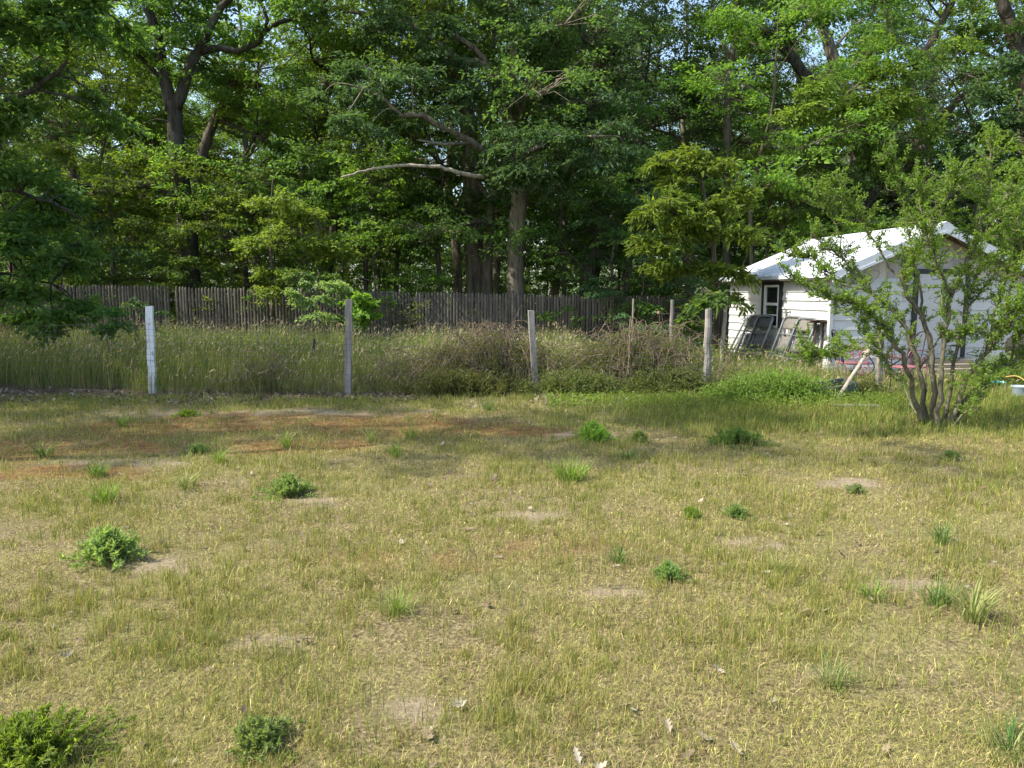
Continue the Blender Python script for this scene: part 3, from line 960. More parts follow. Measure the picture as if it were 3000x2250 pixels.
# bright broad-leaved sapling in front of the right end of the stockade fence
hero("bright_sapling", "bright sunlit broad-leaved young tree left of the shed window", "tree", 17.6,
     [([(2095, 1020), (2100, 850), (2085, 700), (2060, 560), (2035, 430)], 0.07, 0.02),
      ([(2085, 720), (2000, 640, -.5), (1930, 590, -.9)], 0.03, 0.012),
      ([(2075, 640), (2140, 560, -.4), (2170, 500, -.6)], 0.03, 0.012),
      ([(2098, 800), (2040, 760, -.5), (1980, 730, -.8)], 0.025, 0.01),
      ([(2100, 830), (2160, 790, -.3), (2200, 800, -.5)], 0.022, 0.01)],
     [(1990, 500, -.3, .75, .7, .40, 40), (2080, 460, 0, .8, .7, .45, 44), (1930, 590, -.9, .75, .6, .35, 40), (2060, 600, -.6, .9, .7, .4, 46),
      (1970, 680, -.8, .85, .6, .35, 40), (2120, 680, -.7, .8, .6, .35, 40), (2010, 780, -.8, .8, .6, .30, 36), (2170, 600, -.3, .6, .6, .4, 26),
      (1890, 720, -.6, .7, .6, .25, 24), (2120, 800, -.6, .7, .5, .3, 30), (2090, 880, -.8, .5, .4, .22, 18)],
     BARK_THIN, LEAF_BRIGHT, leaf=(0.15, 0.055), n=30, L=0.42)

# near shaded tree overhanging from the left
hero("overhanging_tree", "dark shaded tree overhanging the left edge of the tall grass", "tree", 14.5,
     [([(-480, 1080), (-420, 500), (-380, 100), (-350, -400)], 0.24, 0.12),
      ([(-400, 420), (-200, 330), (0, 300), (120, 250), (200, 180)], 0.09, 0.03),
      ([(-390, 250), (-150, 120), (60, 60), (180, 70), (300, 30)], 0.08, 0.03),
      ([(-420, 620), (-200, 600), (0, 560), (140, 590), (240, 640)], 0.06, 0.02),
      ([(-440, 800), (-200, 790), (0, 800), (150, 830)], 0.05, 0.02),
      ([(-360, 0), (-100, -80), (150, -60), (350, 0)], 0.07, 0.03)],
     [(30, 90, 0, .9, 1.2, .6, 46), (210, 60, 0, .8, 1, .45, 40), (30, 400, 0, .9, 1.2, .8, 60), (60, 580, 0, 1.0, 1.2, .75, 66), (90, 720, 0, .95, 1.1, .65, 60),
      (60, 860, .2, .9, 1, .45, 46), (190, 620, .4, .5, .8, .45, 30), (190, 790, .4, .45, .8, .4, 26), (50, 940, .2, .9, .9, .3, 34), (170, 880, .3, .55, .8, .3, 26), (-60, 480, .2, .9, 1, .8, 40), (-160, 300, 0, 1.4, 1.5, 1.2, 60), (-160, 650, 0, 1.4, 1.5, 1.2, 60),
      (170, 260, .5, .6, .8, .35, 20), (300, 340, 1.0, .5, .7, .25, 14), (330, 20, .4, .7, .8, .3, 22), (-200, 0, 0, 1.5, 1.5, 1.2, 50), (100, -120, 0, 1.6, 1.5, .8, 60)],
     BARK_DARK, LEAF_MID, leaf=(0.13, 0.06), n=34, L=0.45)

# shrubs and little trees before and over the stockade fence
hero("pale_shrub", "pale whitish-green shrub growing against the stockade fence behind the weathered post", "shrub", 19.4,
     [([(960, 1000), (955, 930), (945, 850), (930, 790)], 0.03, 0.01), ([(955, 940), (900, 880), (870, 830)], 0.015, 0.006), ([(956, 940), (1000, 880), (1040, 830)], 0.015, 0.006)],
     [(900, 870, -.3, .55, .5, .30, 34), (960, 830, -.3, .55, .5, .28, 34), (930, 920, -.3, .6, .5, .22, 30), (880, 810, 0, .4, .4, .2, 18), (1010, 850, 0, .4, .4, .25, 18)],
     BARK_THIN, LEAF_PALE, leaf=(0.075, 0.04), n=40, L=0.3)
hero("maple_sprout", "bright green maple sprout against the stockade fence right of the pale shrub", "shrub", 18.6,
     [([(1060, 1000), (1062, 930), (1060, 880)], 0.012, 0.006)],
     [(1065, 905, 0, .36, .35, .30, 26), (1085, 930, 0, .25, .3, .2, 12), (1040, 870, 0, .3, .3, .2, 12)],
     BARK_THIN, LEAF_BRIGHT, leaf=(0.13, 0.09), n=22, L=0.28)
hero("drooping_sapling", "yellow-green sapling drooping over the stockade fence left of the pale shrub", "tree", 20.3,
     [([(800, 930), (795, 760), (790, 640), (800, 520)], 0.05, 0.015), ([(795, 700), (850, 640), (900, 620)], 0.02, 0.01), ([(795, 720), (760, 700), (740, 760)], 0.02, 0.008)],
     [(800, 600, 0, .9, .8, .5, 40), (860, 680, -.3, .9, .7, .5, 44), (760, 720, -.4, .7, .6, .45, 34), (820, 790, -.4, .75, .5, .3, 34), (780, 850, -.5, .35, .4, .3, 14), (920, 610, 0, .8, .7, .4, 30), (960, 740, -.2, .8, .6, .35, 34)],
     BARK_THIN, LEAF_YELLOW, leaf=(0.10, 0.055), n=34, L=0.4)
hero("slender_sprout", "small leafy sprout standing in the tall grass left of the white post", "shrub", 14.0,
     [([(318, 1060), (315, 980), (322, 920), (330, 890)], 0.012, 0.005), ([(318, 1000), (290, 950), (275, 930)], 0.008, 0.004)],
     [(325, 915, 0, .22, .22, .17, 18), (300, 955, 0, .25, .25, .16, 18), (345, 960, 0, .2, .2, .15, 12)],
     BARK_THIN, LEAF_MID, leaf=(0.08, 0.05), n=16, L=0.22)
hero("dark_sprig", "thin dark sapling behind the top of the white post", "shrub", 16.5,
     [([(400, 1050), (395, 960), (380, 890), (370, 850)], 0.012, 0.005), ([(395, 960), (430, 920), (460, 895)], 0.008, 0.004)],
     [(385, 880, 0, .35, .3, .2, 12), (440, 905, 0, .3, .3, .18, 12), (410, 960, 0, .3, .3, .15, 10)],
     BARK_THIN, LEAF_DARK, leaf=(0.08, 0.045), n=14, L=0.22)
hero("vine_shrub", "sparse climbing vine with small leaves on the pickets near the second gap", "shrub", 20.2,
     [([(1160, 1010), (1150, 930), (1130, 880), (1110, 850)], 0.012, 0.005), ([(1155, 950), (1190, 920), (1240, 890)], 0.010, 0.004)],
     [(1130, 910, 0, .45, .2, .4, 12), (1190, 930, 0, .45, .2, .35, 14), (1240, 890, 0, .35, .2, .2, 8)],
     BARK_THIN, LEAF_SMALL, leaf=(0.06, 0.04), n=12, L=0.25)
hero("oak_seedling", "broad-leaved oak seedling in the shade left of the round fence post", "shrub", 15.5,
     [([(2030, 1060), (2040, 980), (2045, 920), (2060, 860)], 0.014, 0.006), ([(2040, 980), (2000, 930)], 0.01, 0.004)],
     [(2020, 960, 0, .35, .3, .25, 22), (2060, 900, -.3, .3, .3, .2, 16), (2090, 870, -.4, .28, .3, .15, 14), (2000, 1010, 0, .3, .3, .2, 14)],
     BARK_THIN, LEAF_MID, leaf=(0.13, 0.07), n=16, L=0.28)

# generic woodland: a few kinds, then copies ---------------------------------------------------------------------------
kinds = {
    "tall": (tree_from, "tall_tree", tree_geom(1, 14, .22, .26, 3.9, 15, 620, 40, .118, .062, .72)),
    "tall2": (tree_from, "tall_tree", tree_geom(2, 15.5, .27, .34, 4.2, 15, 620, 40, .118, .062, .72)),
    "mid": (tree_from, "slender_tree", tree_geom(3, 10, .10, .30, 2.5, 14, 420, 38, .112, .060, .60)),
    "pole": (tree_from, "pole_tree", tree_geom(6, 13.6, .10, .74, 1.7, 9, 170, 30, .12, .065, .6)),
    "sap": (tree_from, "sapling", tree_geom(4, 6.2, .05, .10, 1.9, 14, 300, 32, .108, .060, .5, layered=True, sides=6)),
    "sap2": (tree_from, "sapling", tree_geom(5, 4.6, .035, .08, 1.6, 12, 240, 32, .10, .056, .46, layered=True, sides=6)),
}
LM = {"b": LEAF_BRIGHT, "m": LEAF_MID, "d": LEAF_DARK, "y": LEAF_YELLOW}
protos = {}
G_WOOD = "woodland trees behind the stockade fence"


def plant(kind, px, Y, lm, label, sc=1.0, group=G_WOOD, x=None):
    loc = at(px, Y) if x is None else (x, Y, -0.05)
    rz = rng.uniform(0, 6.28)
    if kind not in protos:
        f, nm, geo = kinds[kind]
        protos[kind] = tree_from(nm, geo, label, "tree" if kind[0] != "s" else "sapling", group, BARK_GREY if kind == "tall" else BARK_THIN, LM[lm], loc, rz, sc)
        return protos[kind]
    return copy_tree(protos[kind], label, loc, rz, sc, group, LM[lm])


for args in [
    ("tall", 1440, 25.0, "m", "grey trunk with a thinner twin, between broad oak and left fence gap"),
    ("tall2", 1722, 26.0, "d", "thick shaded trunk above the fence right of the broad oak"),
    ("mid", 1672, 24.5, "m", "slim pale trunk nearest right of the broad oak above the fence"),
    ("mid", 1310, 24.5, "b", "slim crooked trunk above the fence midway between gap and broad oak"),
    ("mid", 1900, 25.5, "d", "shaded slim tree behind the fence left of the bright young tree"),
    ("tall", 1840, 29.0, "d", "tall shaded tree framing the low sky gap behind the fence"),
    ("tall2", 960, 28.0, "b", "tall bright-leaved tree above the pale shrub"),
    ("tall", 760, 30.0, "y", "tall yellow-green tree in the gap right of the forked oak"),
    ("tall2", 240, 28.0, "y", "tall sunlit tree left of the forked oak"),
    ("tall", 60, 25.0, "m", "tall tree behind the dark overhanging branches at left"),
    ("mid", 330, 25.0, "b", "sunlit slender tree between overhanging branches and forked oak"),
    ("mid", 700, 24.6, "b", "sunlit slender tree with fine stems right of the forked oak"),
    ("mid", 1050, 24.8, "m", "slender tree with thin dark stems above the maple sprout"),
    ("mid", 1170, 25.6, "m", "slender dark-stemmed tree just left of the picket gap"),
    ("tall", 2010, 30.0, "m", "tall leafy tree below the right sky gap"),
    ("tall2", 2300, 33.0, "m", "tall tree far behind the shed's back corner"),
    ("tall", 2700, 31.0, "d", "tall dark tree far behind the shed ridge"),
    ("tall2", 2950, 29.0, "d", "tall dark tree behind the right slope of the shed roof"),
    ("sap", 90, 22.4, "m", "layered shaded sapling behind the fence at the left edge"),
    ("sap", 330, 22.6, "b", "layered bright sapling under the broken bough"),
    ("sap2", 430, 22.0, "m", "layered sapling over the left fence gap", .85),
    ("sap", 690, 22.8, "b", "layered bright sapling right of the forked oak base", .9),
    ("sap2", 560, 21.8, "m", "low layered sapling leaning on the pickets under the forked oak", .6),
    ("sap2", 200, 21.6, "d", "low dark sapling over the left end of the fence"),
    ("sap", 900, 23.0, "m", "layered sapling behind the pale shrub"),
    ("sap", 1090, 22.8, "b", "layered bright sapling left of the picket gap"),
    ("sap", 1780, 22.4, "m", "layered sapling with broad leaves over the shaded right pickets"),
    ("sap2", 1870, 21.8, "d", "low dark sapling over the right end of the fence"),
    ("sap", 2250, 23.5, "b", "bright layered sapling behind the shed roof's back corner"),
    ("sap", 2400, 23.0, "m", "layered sapling just behind the shed ridge"),
    ("mid", 2880, 22.0, "m", "slender tree showing over the shed roof's right slope"),
    ("mid", 2180, 22.5, "b", "slender bright tree behind the shed's left eave"),
    ("sap", 3010, 19.5, "b", "bright sapling beside the shed at the right edge"),
]:
    plant(*args)
for i in range(30):
    Y = 26 + 12 * rng.random()
    px = -150 + 3300 * ((i * 0.618 + .17) % 1)
    if 1150 < px < 1950:
        Y += 9
    plant(("sap", "sap2")[i % 2], px, Y, "bmyd"[i % 4], "low leafy sapling of the woodland understorey behind the stockade fence", rng.uniform(.9, 1.25), "understorey saplings in the woods")
for i in range(46):
    Y = 31 + 30 * rng.random()
    k = ("tall", "tall2", "mid", "tall", "sap")[i % 5]
    px = -200 + 3400 * ((i * 0.618) % 1)
    plant(k, px, Y, "mdbm"[i % 4], "leafy background tree deep in the woods behind the stockade fence", rng.uniform(0.85, 1.2), "far trees in the woods")
for i in range(40):
    Y = 60 + 28 * rng.random()
    plant(("mid", "sap", "tall")[i % 3], -100 + 3200 * ((i * 0.618 + .3) % 1), Y, "md"[i % 2], "leafy background tree deep in the woods behind the stockade fence", rng.uniform(1.0, 1.3), "far trees in the woods")
# trees of the same wood standing left of the view: their shade crosses the fence line
for k, x, Y, lm, sc in (("tall2", -17.5, 9.0, "m", 1.0), ("tall", -21, 12.0, "m", 1.0), ("tall", -12.6, 11.4, "m", .8)):
    plant(k, 0, Y, lm, "tall shade tree standing left of the yard beyond the photo", sc, "shade trees left of the yard", x=x)
for x, Y, w, h in ((-10.6, 6.9, .42, 1.6),):
    o_ = plant("mid", 0, Y, "m", "slim shade tree standing left of the yard beyond the photo", 1.0, "shade trees left of the yard", x=x)
    o_.scale = (w, w, h)
plant("pole", 0, 6.9, "m", "bare-stemmed high shade tree standing left of the yard beyond the photo", 1.0, "shade trees left of the yard", x=-8.0)


# ------------------------------------------------------------------ stockade fence
def stockade():
    root = thing("stockade_fence", "long grey weathered stockade fence of pointed pickets behind the tall grass", "fence", (0, 21, 0))
    # line of the fence: (px, Y, top py)
    line = [(-150, 20.4, 826), (200, 20.6, 834), (495, 20.8, 836), (512, 20.8, 838), (860, 21.0, 848), (1203, 21.2, 853), (1216, 21.2, 855), (1560, 21.4, 860), (1760, 21.7, 864), (1960, 22.2, 868), (2170, 23.0, 884)]
    for i in range(len(line) - 1):
        if i in (2, 5):
            continue
        (a, Ya, ta), (b, Yb, tb) = line[i], line[i + 1]
        p0, p1 = P(a, ta, Ya), P(b, tb, Yb)
        ln = np.linalg.norm((p1 - p0)[:2])
        n = max(2, int(ln / 0.086))
        mb = MB()
        rl = MB()
        e = unit(np.array([p1[0] - p0[0], p1[1] - p0[1], 0]))
        nrm = np.array([e[1], -e[0], 0])
        for k in range(n):
            q = p0 + (p1 - p0) * ((k + .5) / n)
            w = 0.071 * rng.uniform(.88, 1.08)
            top = q[2] + rng.normal(0, 0.012)
            tilt = rng.normal(0, 0.006)
            # half-round picket: five facets, pointed top
            ang = np.linspace(-1, 1, 5)
            prof = np.stack([ang * w / 2, 0.022 * np.sqrt(np.maximum(0, 1 - ang ** 2))], 1)
            base = np.array([q[0], q[1], 0]) - [0, 0, 21 * 0]
            def ring(z, s, dx):
                return [base + e * (x * s + dx) + nrm * (y * s) + Z * z for x, y in prof]
            V = ring(-0.1, 1, 0) + ring(top - 0.085, 1, tilt) + ring(top - 0.035, .72, tilt) + ring(top, .12, tilt)
            f = []
            for s in range(3):
                for j in range(4):
                    f.append([s * 5 + j, s * 5 + j + 1, s * 5 + 6 + j, s * 5 + 5 + j])
                f.append([s * 5, s * 5 + 5, s * 5 + 9, s * 5 + 4])
            mb.add(np.array(V) - [0, 21, 0], np.array(f))
        pn = mb.build("panel", FENCE_WOOD, root)
        for h in (0.32, 0.9, 1.45):
            c = (p0 + p1) / 2
            M = np.stack([e, -nrm, Z], 1)
            rl.box(np.array([c[0], c[1], h]) - nrm * 0.035 - [0, 21, 0], (ln + 0.1, 0.05, 0.07), M)
        rl.build("rail", FENCE_WOOD, pn)
        pb = MB()
        q = p0 - nrm * 0.10
        pb.tube(np.array([[q[0], q[1] - 21, -0.2], [q[0], q[1] - 21, q[2] - 0.12]]), 0.05, 8)
        pb.build("post", FENCE_WOOD, root)


stockade()


# ------------------------------------------------------------------ shed
def shed():
    ang, W, D, EV, RG = R(9.0), 4.30, 4.55, 1.97, 2.85
    SID, nt, out = mat_new("white_siding")
    tc = node(nt, "ShaderNodeTexCoord")
    f = noise(nt, 2.2, 5, .65, tc.outputs["Object"], (1, 1, .5))
    st = noise(nt, 9, 5, .7, tc.outputs["Object"], (1, 1, .12))
    c = ramp(nt, f, [(.3, (.44, .45, .445)), (.7, (.54, .545, .53))])
    c = mixc(nt, ramp(nt, st, [(.56, (0, 0, 0)), (.75, (.45, .45, .45))]), c, (.42, .40, .35))
    finish(nt, out, c, .45, .4, noise(nt, 3.5, 2, .5, tc.outputs["Object"]), .12, .02)
    GAB = wood_mat("painted_gable_boards", (.36, .345, .315), (.50, .485, .45), 6.0, bstr=.2)
    TRIM = plain_mat("black_trim", (.022, .024, .025), .55, .4)
    SASH = plain_mat("white_sash", (.78, .78, .76), .5)
    DOOR = plain_mat("grey_white_door", (.48, .48, .475), .5, vary=.10, scale=2.5)
    ROOF, nt, out = mat_new("white_metal_roof")
    tc = node(nt, "ShaderNodeTexCoord")
    f = noise(nt, 3, 2, .5, tc.outputs["Object"])
    finish(nt, out, ramp(nt, f, [(.3, (.58, .60, .62)), (.7, (.68, .70, .72))]), .4, .5)
    FASC = plain_mat("grey_metal_trim", (.55, .58, .60), .4, .5, vary=.1)
    SOF = wood_mat("dark_soffit", (.05, .045, .04), (.13, .115, .10), 8.0)
    FOUND = plain_mat("stained_skirt", (.62, .62, .60), .7, vary=.35, scale=4)
    GL, nt, out = mat_new("dark_window_glass")
    finish(nt, out, (.012, .015, .016), .06, .6)

    t = thing("shed", "small white lap-sided shed with white metal roof and black trim", "shed", (6.39, 15.0, 0.0), ang)
    ZB = 0.02

    def lap(name, axis, ln, z0, z1, sgn):
        """Lap siding: slanted courses, each a thin wedge standing proud of the one above."""
        mb = MB()
        step = 0.192
        z = z0
        while z < z1 - 1e-3:
            h = min(step, z1 - z)
            if axis == 'y':   # left wall, outward -x
                v = [(-.030, 0, z), (-.030, ln, z), (0, ln, z), (0, 0, z), (-.008, 0, z + h), (-.008, ln, z + h), (0, ln, z + h), (0, 0, z + h)]
                v = [v[0], v[3], v[2], v[1], v[4], v[7], v[6], v[5]]
            else:             # front wall, outward -y
                v = [(0, -.030, z), (ln, -.030, z), (ln, 0, z), (0, 0, z), (0, -.008, z + h), (ln, -.008, z + h), (ln, 0, z + h), (0, 0, z + h)]
            mb.hexa(v)
            z += step
        return mb.build(name, SID, t)

    lw = lap("wall", 'y', D, ZB + .1, EV + .02, -1)
    fw = lap("wall", 'x', W, ZB + .1, EV - .04, -1)
    m = MB()
    m.hexa([(.004, .012, ZB), (W - .012, .012, ZB), (W - .012, D, ZB), (.004, D, ZB), (.004, .012, EV), (W - .012, .012, EV), (W - .012, D, EV), (.004, D, EV)])
    m.build("wall_core", FOUND, t)
    m = MB()
    for k in range(3):
        z0 = ZB - .02 + .0 * k
    m.box((W / 2, -.004, .05), (W - .02, .03, .13))
    m.build("skirting", FOUND, t)
    # gable of vertical boards
    m = MB()
    nb = 26
    for k in range(nb):
        x0, x1 = W * k / nb + .002, W * (k + 1) / nb - .002
        zt = lambda x: EV + (RG - EV) * (1 - abs(x - W / 2) / (W / 2))
        m.hexa([(x0, -.012, EV - .05), (x1, -.012, EV - .05), (x1, .01, EV - .05), (x0, .01, EV - .05), (x0, -.012, zt(x0)), (x1, -.012, zt(x1)), (x1, .01, zt(x1)), (x0, .01, zt(x0))])
    m.build("gable", GAB, t)
    m = MB()
    m.add([(0, D - .01, EV), (W, D - .01, EV), (W / 2, D - .01, RG)], [[0, 1, 2]])
    m.build("gable", GAB, t)
    # corner boards
    for x, y, sx, sy in ((-.034, -.034, .07, .075), (W - .03, -.034, .075, .07)):
        m = MB()
        m.box((x + .03, y + .03, EV / 2 + .04), (sx + .008, sy + .008, EV - .12))
        m.build("corner_board", SID, t)
    # roof: two ribbed slopes with overhang
    ov, re = .22, .36
    sl = (RG - EV) / (W / 2)
    for s in (-1, 1):
        m, so = MB(), MB()
        xe = W / 2 + s * (W / 2 + ov)
        ze = EV - sl * ov
        xr, zr = W / 2, RG
        y0, y1 = -re, D + .2
        th = .03
        a, b = .10, .10
        m.hexa([(xe, y0, ze + a), (xr, y0, zr + b), (xr, y1, zr + b), (xe, y1, ze + a), (xe, y0, ze + a + th), (xr, y0, zr + b + th), (xr, y1, zr + b + th), (xe, y1, ze + a + th)])
        for y in np.arange(y0 + .02, y1, .3):
            yy = min(y + .035, y1)
            m.hexa([(xe, y, ze + a + th), (xr, y, zr + b + th), (xr, yy, zr + b + th), (xe, yy, ze + a + th), (xe, y, ze + a + th + .022), (xr, y, zr + b + th + .022), (xr, yy, zr + b + th + .022), (xe, yy, ze + a + th + .022)])
        rf = m.build("roof", ROOF, t)
        so.hexa([(xe, y0 + .03, ze + .01), (xr, y0 + .03, zr + .01), (xr, y1 - .03, zr + .01), (xe, y1 - .03, ze + .01), (xe, y0 + .03, ze + .097), (xr, y0 + .03, zr + .097), (xr, y1 - .03, zr + .097), (xe, y1 - .03, ze + .097)])
        so.build("soffit", SOF, rf)
        fa = MB()
        fa.hexa([(xe, y0 - .02, ze - .04), (xr, y0 - .02, zr - .04), (xr, y0 + .027, zr - .04), (xe, y0 + .027, ze - .04), (xe, y0 - .02, ze + .145), (xr, y0 - .02, zr + .145), (xr, y0 + .027, zr + .145), (xe, y0 + .027, ze + .145)])
        fa.hexa([(xe, y0 - .035, ze - .055), (xr, y0 - .035, zr - .055), (xr, y0 - .022, zr - .055), (xe, y0 - .022, ze - .055), (xe, y0 - .035, ze - .0), (xr, y0 - .035, zr - .0), (xr, y0 - .022, zr - .0), (xe, y0 - .022, ze - .0)])
        fa.build("rake_trim", FASC, rf)
        ea = MB()
        xo = xe + s * .012
        ea.box((xo, (y0 + y1) / 2, ze + .085), (.02, y1 - y0, .075))
        ea.build("eave_trim", FASC, rf)
    m = MB()
    rc = np.array([(-.14, -.14 * sl + .138), (0, .152), (.14, -.14 * sl + .138), (.14, -.14 * sl + .165), (0, .18), (-.14, -.14 * sl + .165)])
    V = np.array([(W / 2 + x, y, RG + z) for y in (-re - .02, D + .2) for x, z in rc])
    m.add(V, [[k, (k + 1) % 6, 6 + (k + 1) % 6, 6 + k] for k in range(6)], [list(range(6))[::-1], list(range(6, 12))])
    m.build("ridge_cap", FASC, t)
    # window on the left wall
    s0, s1, z0, z1 = 1.86, 2.78, .84, 1.93
    m = MB()
    tw_ = .12
    for a, b, c0, c1 in ((s0, s1, z1 - tw_, z1), (s0, s0 + tw_, z0, z1 - tw_), (s1 - tw_, s1, z0, z1 - tw_)):
        m.box((-.034, (a + b) / 2, (c0 + c1) / 2), (.05, b - a, c1 - c0))
    w = MB()
    w.box((-.02, (s0 + s1) / 2, (z0 + z1 - tw_) / 2), (.03, s1 - s0 - 2 * tw_, z1 - z0 - tw_))
    win = w.build("window", GL, t)
    m.build("trim", TRIM, win)
    m = MB()
    a, b, c0, c1 = s0 + tw_, s1 - tw_, z0, z1 - tw_
    fwd = .05
    zm = (c0 + c1) / 2 + .05
    for bx in ((a, a + fwd, c0, c1), (b - fwd - .05, b, c0, c1), (a + fwd, b - .1, c1 - fwd, c1), (a + fwd, b - .1, c0, c0 + fwd), (a + fwd, b - .1, zm - .03, zm + .03), (a + fwd, b - .1, zm - .26, zm - .235)):
        m.box((-.046, (bx[0] + bx[1]) / 2, (bx[2] + bx[3]) / 2), (.028, bx[1] - bx[0], bx[3] - bx[2]))
    m.build("sash", SASH, win)
    # door in the gable end
    d0, d1, dz0, dz1 = 1.77, 3.02, .30, 2.11
    m = MB()
    m.box(((d0 + d1) / 2, -.037, (dz0 + dz1 - .1) / 2), (d1 - d0 - .2, .034, dz1 - .1 - dz0))
    dr = m.build("door", DOOR, t)
    m = MB()
    for x0, x1, c0, c1 in ((d0, d1, dz1 - .1, dz1), (d0, d0 + .1, dz0, dz1 - .1), (d1 - .1, d1, dz0, dz1 - .1)):
        m.box(((x0 + x1) / 2, -.042, (c0 + c1) / 2), (x1 - x0, .054, c1 - c0))
    m.build("trim", TRIM, dr)
    for hz in (1.75, .55):
        m = MB()
        m.add([(d1 - .10, -.072, hz - .03), (d1 - .10, -.072, hz + .03), (d1 - .36, -.072, hz + .006), (d1 - .36, -.072, hz - .006), (d1 - .10, -.0545, hz - .03), (d1 - .10, -.0545, hz + .03), (d1 - .36, -.0545, hz + .006), (d1 - .36, -.0545, hz - .006)],
              [[0, 1, 2, 3], [7, 6, 5, 4], [0, 4, 5, 1], [1, 5, 6, 2], [2, 6, 7, 3], [3, 7, 4, 0]])
        m.build("hinge", TRIM, dr)
    m = MB()
    m.tube(np.array([(d0 + .18, -.055, 1.12), (d0 + .18, -.10, 1.12)]), .025, 8)
    m.build("handle", TRIM, dr)
    # stacked timber steps under the door
    STEP = wood_mat("step_boards", (.14, .12, .10), (.36, .31, .25), 8, (.1, 1, 1))
    for k in range(4):
        m = MB()
        m.box(((d0 + d1) / 2, -.12 - .11 * (3 - k) - .08, .035 + k * .07), (1.3 - .02 * k, .26 + .22 * (3 - k), .062))
        m.build("step", STEP, t)
    return t


shed()


def shed_pt(s, out=0.0, z=0.0):
    """A point of the yard beside the shed's left wall: s metres back from the front corner, 'out' metres off the wall."""
    c, sn = math.cos(R(9)), math.sin(R(9))
    return np.array([6.39 - sn * s - c * out, 15.0 + c * s - sn * out, z])


# ------------------------------------------------------------------ folding chairs leaning on the shed
STEEL = plain_mat("grey_painted_steel", (.235, .245, .25), .42, .5, .35, vary=.35, scale=9)
STEEL_D = plain_mat("dark_vinyl_pad", (.075, .078, .080), .6, .35, vary=.3, scale=12)
STEEL_L = plain_mat("worn_tan_seat", (.17, .158, .138), .65, .3, vary=.3, scale=10)


def folding_chair(label, loc, rz, tilt, pad, scale=1.0):
    t = thing("folding_chair", label, "folding chair", loc, 0, "folding chairs leaning on the shed")
    t.rotation_euler = (tilt, 0, rz)
    t.scale = (scale,) * 3
    w, h = .225, 1.04
    r = .021
    m = MB()
    arc = [(-w, 0, 0), (-w, 0, h - .10)] + [(-w + .10 - .10 * math.cos(a), 0, h - .10 + .10 * math.sin(a)) for a in np.linspace(.3, math.pi / 2, 4)] \
        + [(w - .10 + .10 * math.sin(a), 0, h - .10 + .10 * math.cos(a)) for a in np.linspace(0, math.pi / 2 - .3, 4)] + [(w, 0, h - .10), (w, 0, 0)]
    m.tube(np.array(arc), r, 8)
    m.build("front_frame", STEEL, t, True)
    m = MB()
    m.tube(np.array([(-w + .045, .05, -.02), (-w + .045, .05, .56), (-w + .045, .035, .62)]), .013, 7)
    m.tube(np.array([(w - .045, .05, -.02), (w - .045, .05, .56), (w - .045, .035, .62)]), .013, 7)
    m.tube(np.array([(-w + .045, .05, .10), (w - .045, .05, .10)]), .010, 6)
    m.build("rear_leg", STEEL, t, True)

    def pan(name, z0, z1, y, bulge, mat, hw):
        g = MB()
        zz, xx = np.linspace(z0, z1, 7), np.linspace(-hw, hw, 7)
        F, B = [], []
        for z in zz:
            for x in xx:
                k = (1 - (x / hw) ** 4) * (1 - (2 * (z - z0) / (z1 - z0) - 1) ** 4)
                F.append((x, y - bulge * k, z))
                B.append((x, y + .012, z))
        q = [[i * 7 + j, i * 7 + j + 1, i * 7 + 8 + j, i * 7 + 7 + j] for i in range(6) for j in range(6)]
        q2 = [[a[3] + 49, a[2] + 49, a[1] + 49, a[0] + 49] for a in q]
        rim = list(range(7)) + [7 * i + 6 for i in range(1, 7)] + [42 + j for j in range(5, -1, -1)] + [7 * i for i in range(5, 0, -1)]
        q3 = [[rim[i], rim[i] + 49, rim[(i + 1) % len(rim)] + 49, rim[(i + 1) % len(rim)]] for i in range(len(rim))]
        g.add(F + B, q + q2 + q3)
        return g.build(name, mat, t, True)
    pan("backrest", h - .24, h - .03, .012, .010, pad, w - .035)
    pan("seat", .40, .66, .034, .014, pad, w - .075)
    m = MB()
    m.tube(np.array([(-w, 0, .26), (w, 0, .26)]), .011, 6)
    m.tube(np.array([(-w, 0, .70), (w, 0, .70)]), .009, 6)
    m.build("crossbar", STEEL, t, True)
    return t


# face of each chair turns from the wall towards the yard
CH = [(3.25, .10, STEEL, "folding chair with a solid grey back, farthest left in the row by the shed"),
      (2.85, .10, STEEL_D, "dark folding chair leaning under the left side of the shed window"),
      (2.60, .17, STEEL_D, "dark folding chair in front, leaning below the middle of the shed window"),
      (2.30, .12, STEEL, "grey folding chair leaning below the right trim of the shed window"),
      (2.16, .22, STEEL_D, "dark-padded folding chair, frontmost of those below the shed window"),
      (1.10, .10, STEEL, "grey folding chair behind the worn tan one, right of the shed window"),
      (.98, .22, STEEL_L, "folding chair with torn tan seat, left of the pair right of the window"),
      (.55, .10, STEEL, "grey folding chair at the back of the stack nearest the shed corner"),
      (.42, .22, STEEL_L, "worn tan folding chair nearest the shed's front corner")]
for s, o, pad, lab in CH:
    p = shed_pt(s, .44 + o, 0.0)
    # leans so that its top rests towards the wall (+x): local y points into the wall
    folding_chair(lab, p, R(-90 + 9 + 12 + rng.normal(0, 3)), -R(25 + rng.normal(0, 1.5)), pad, 1.16)

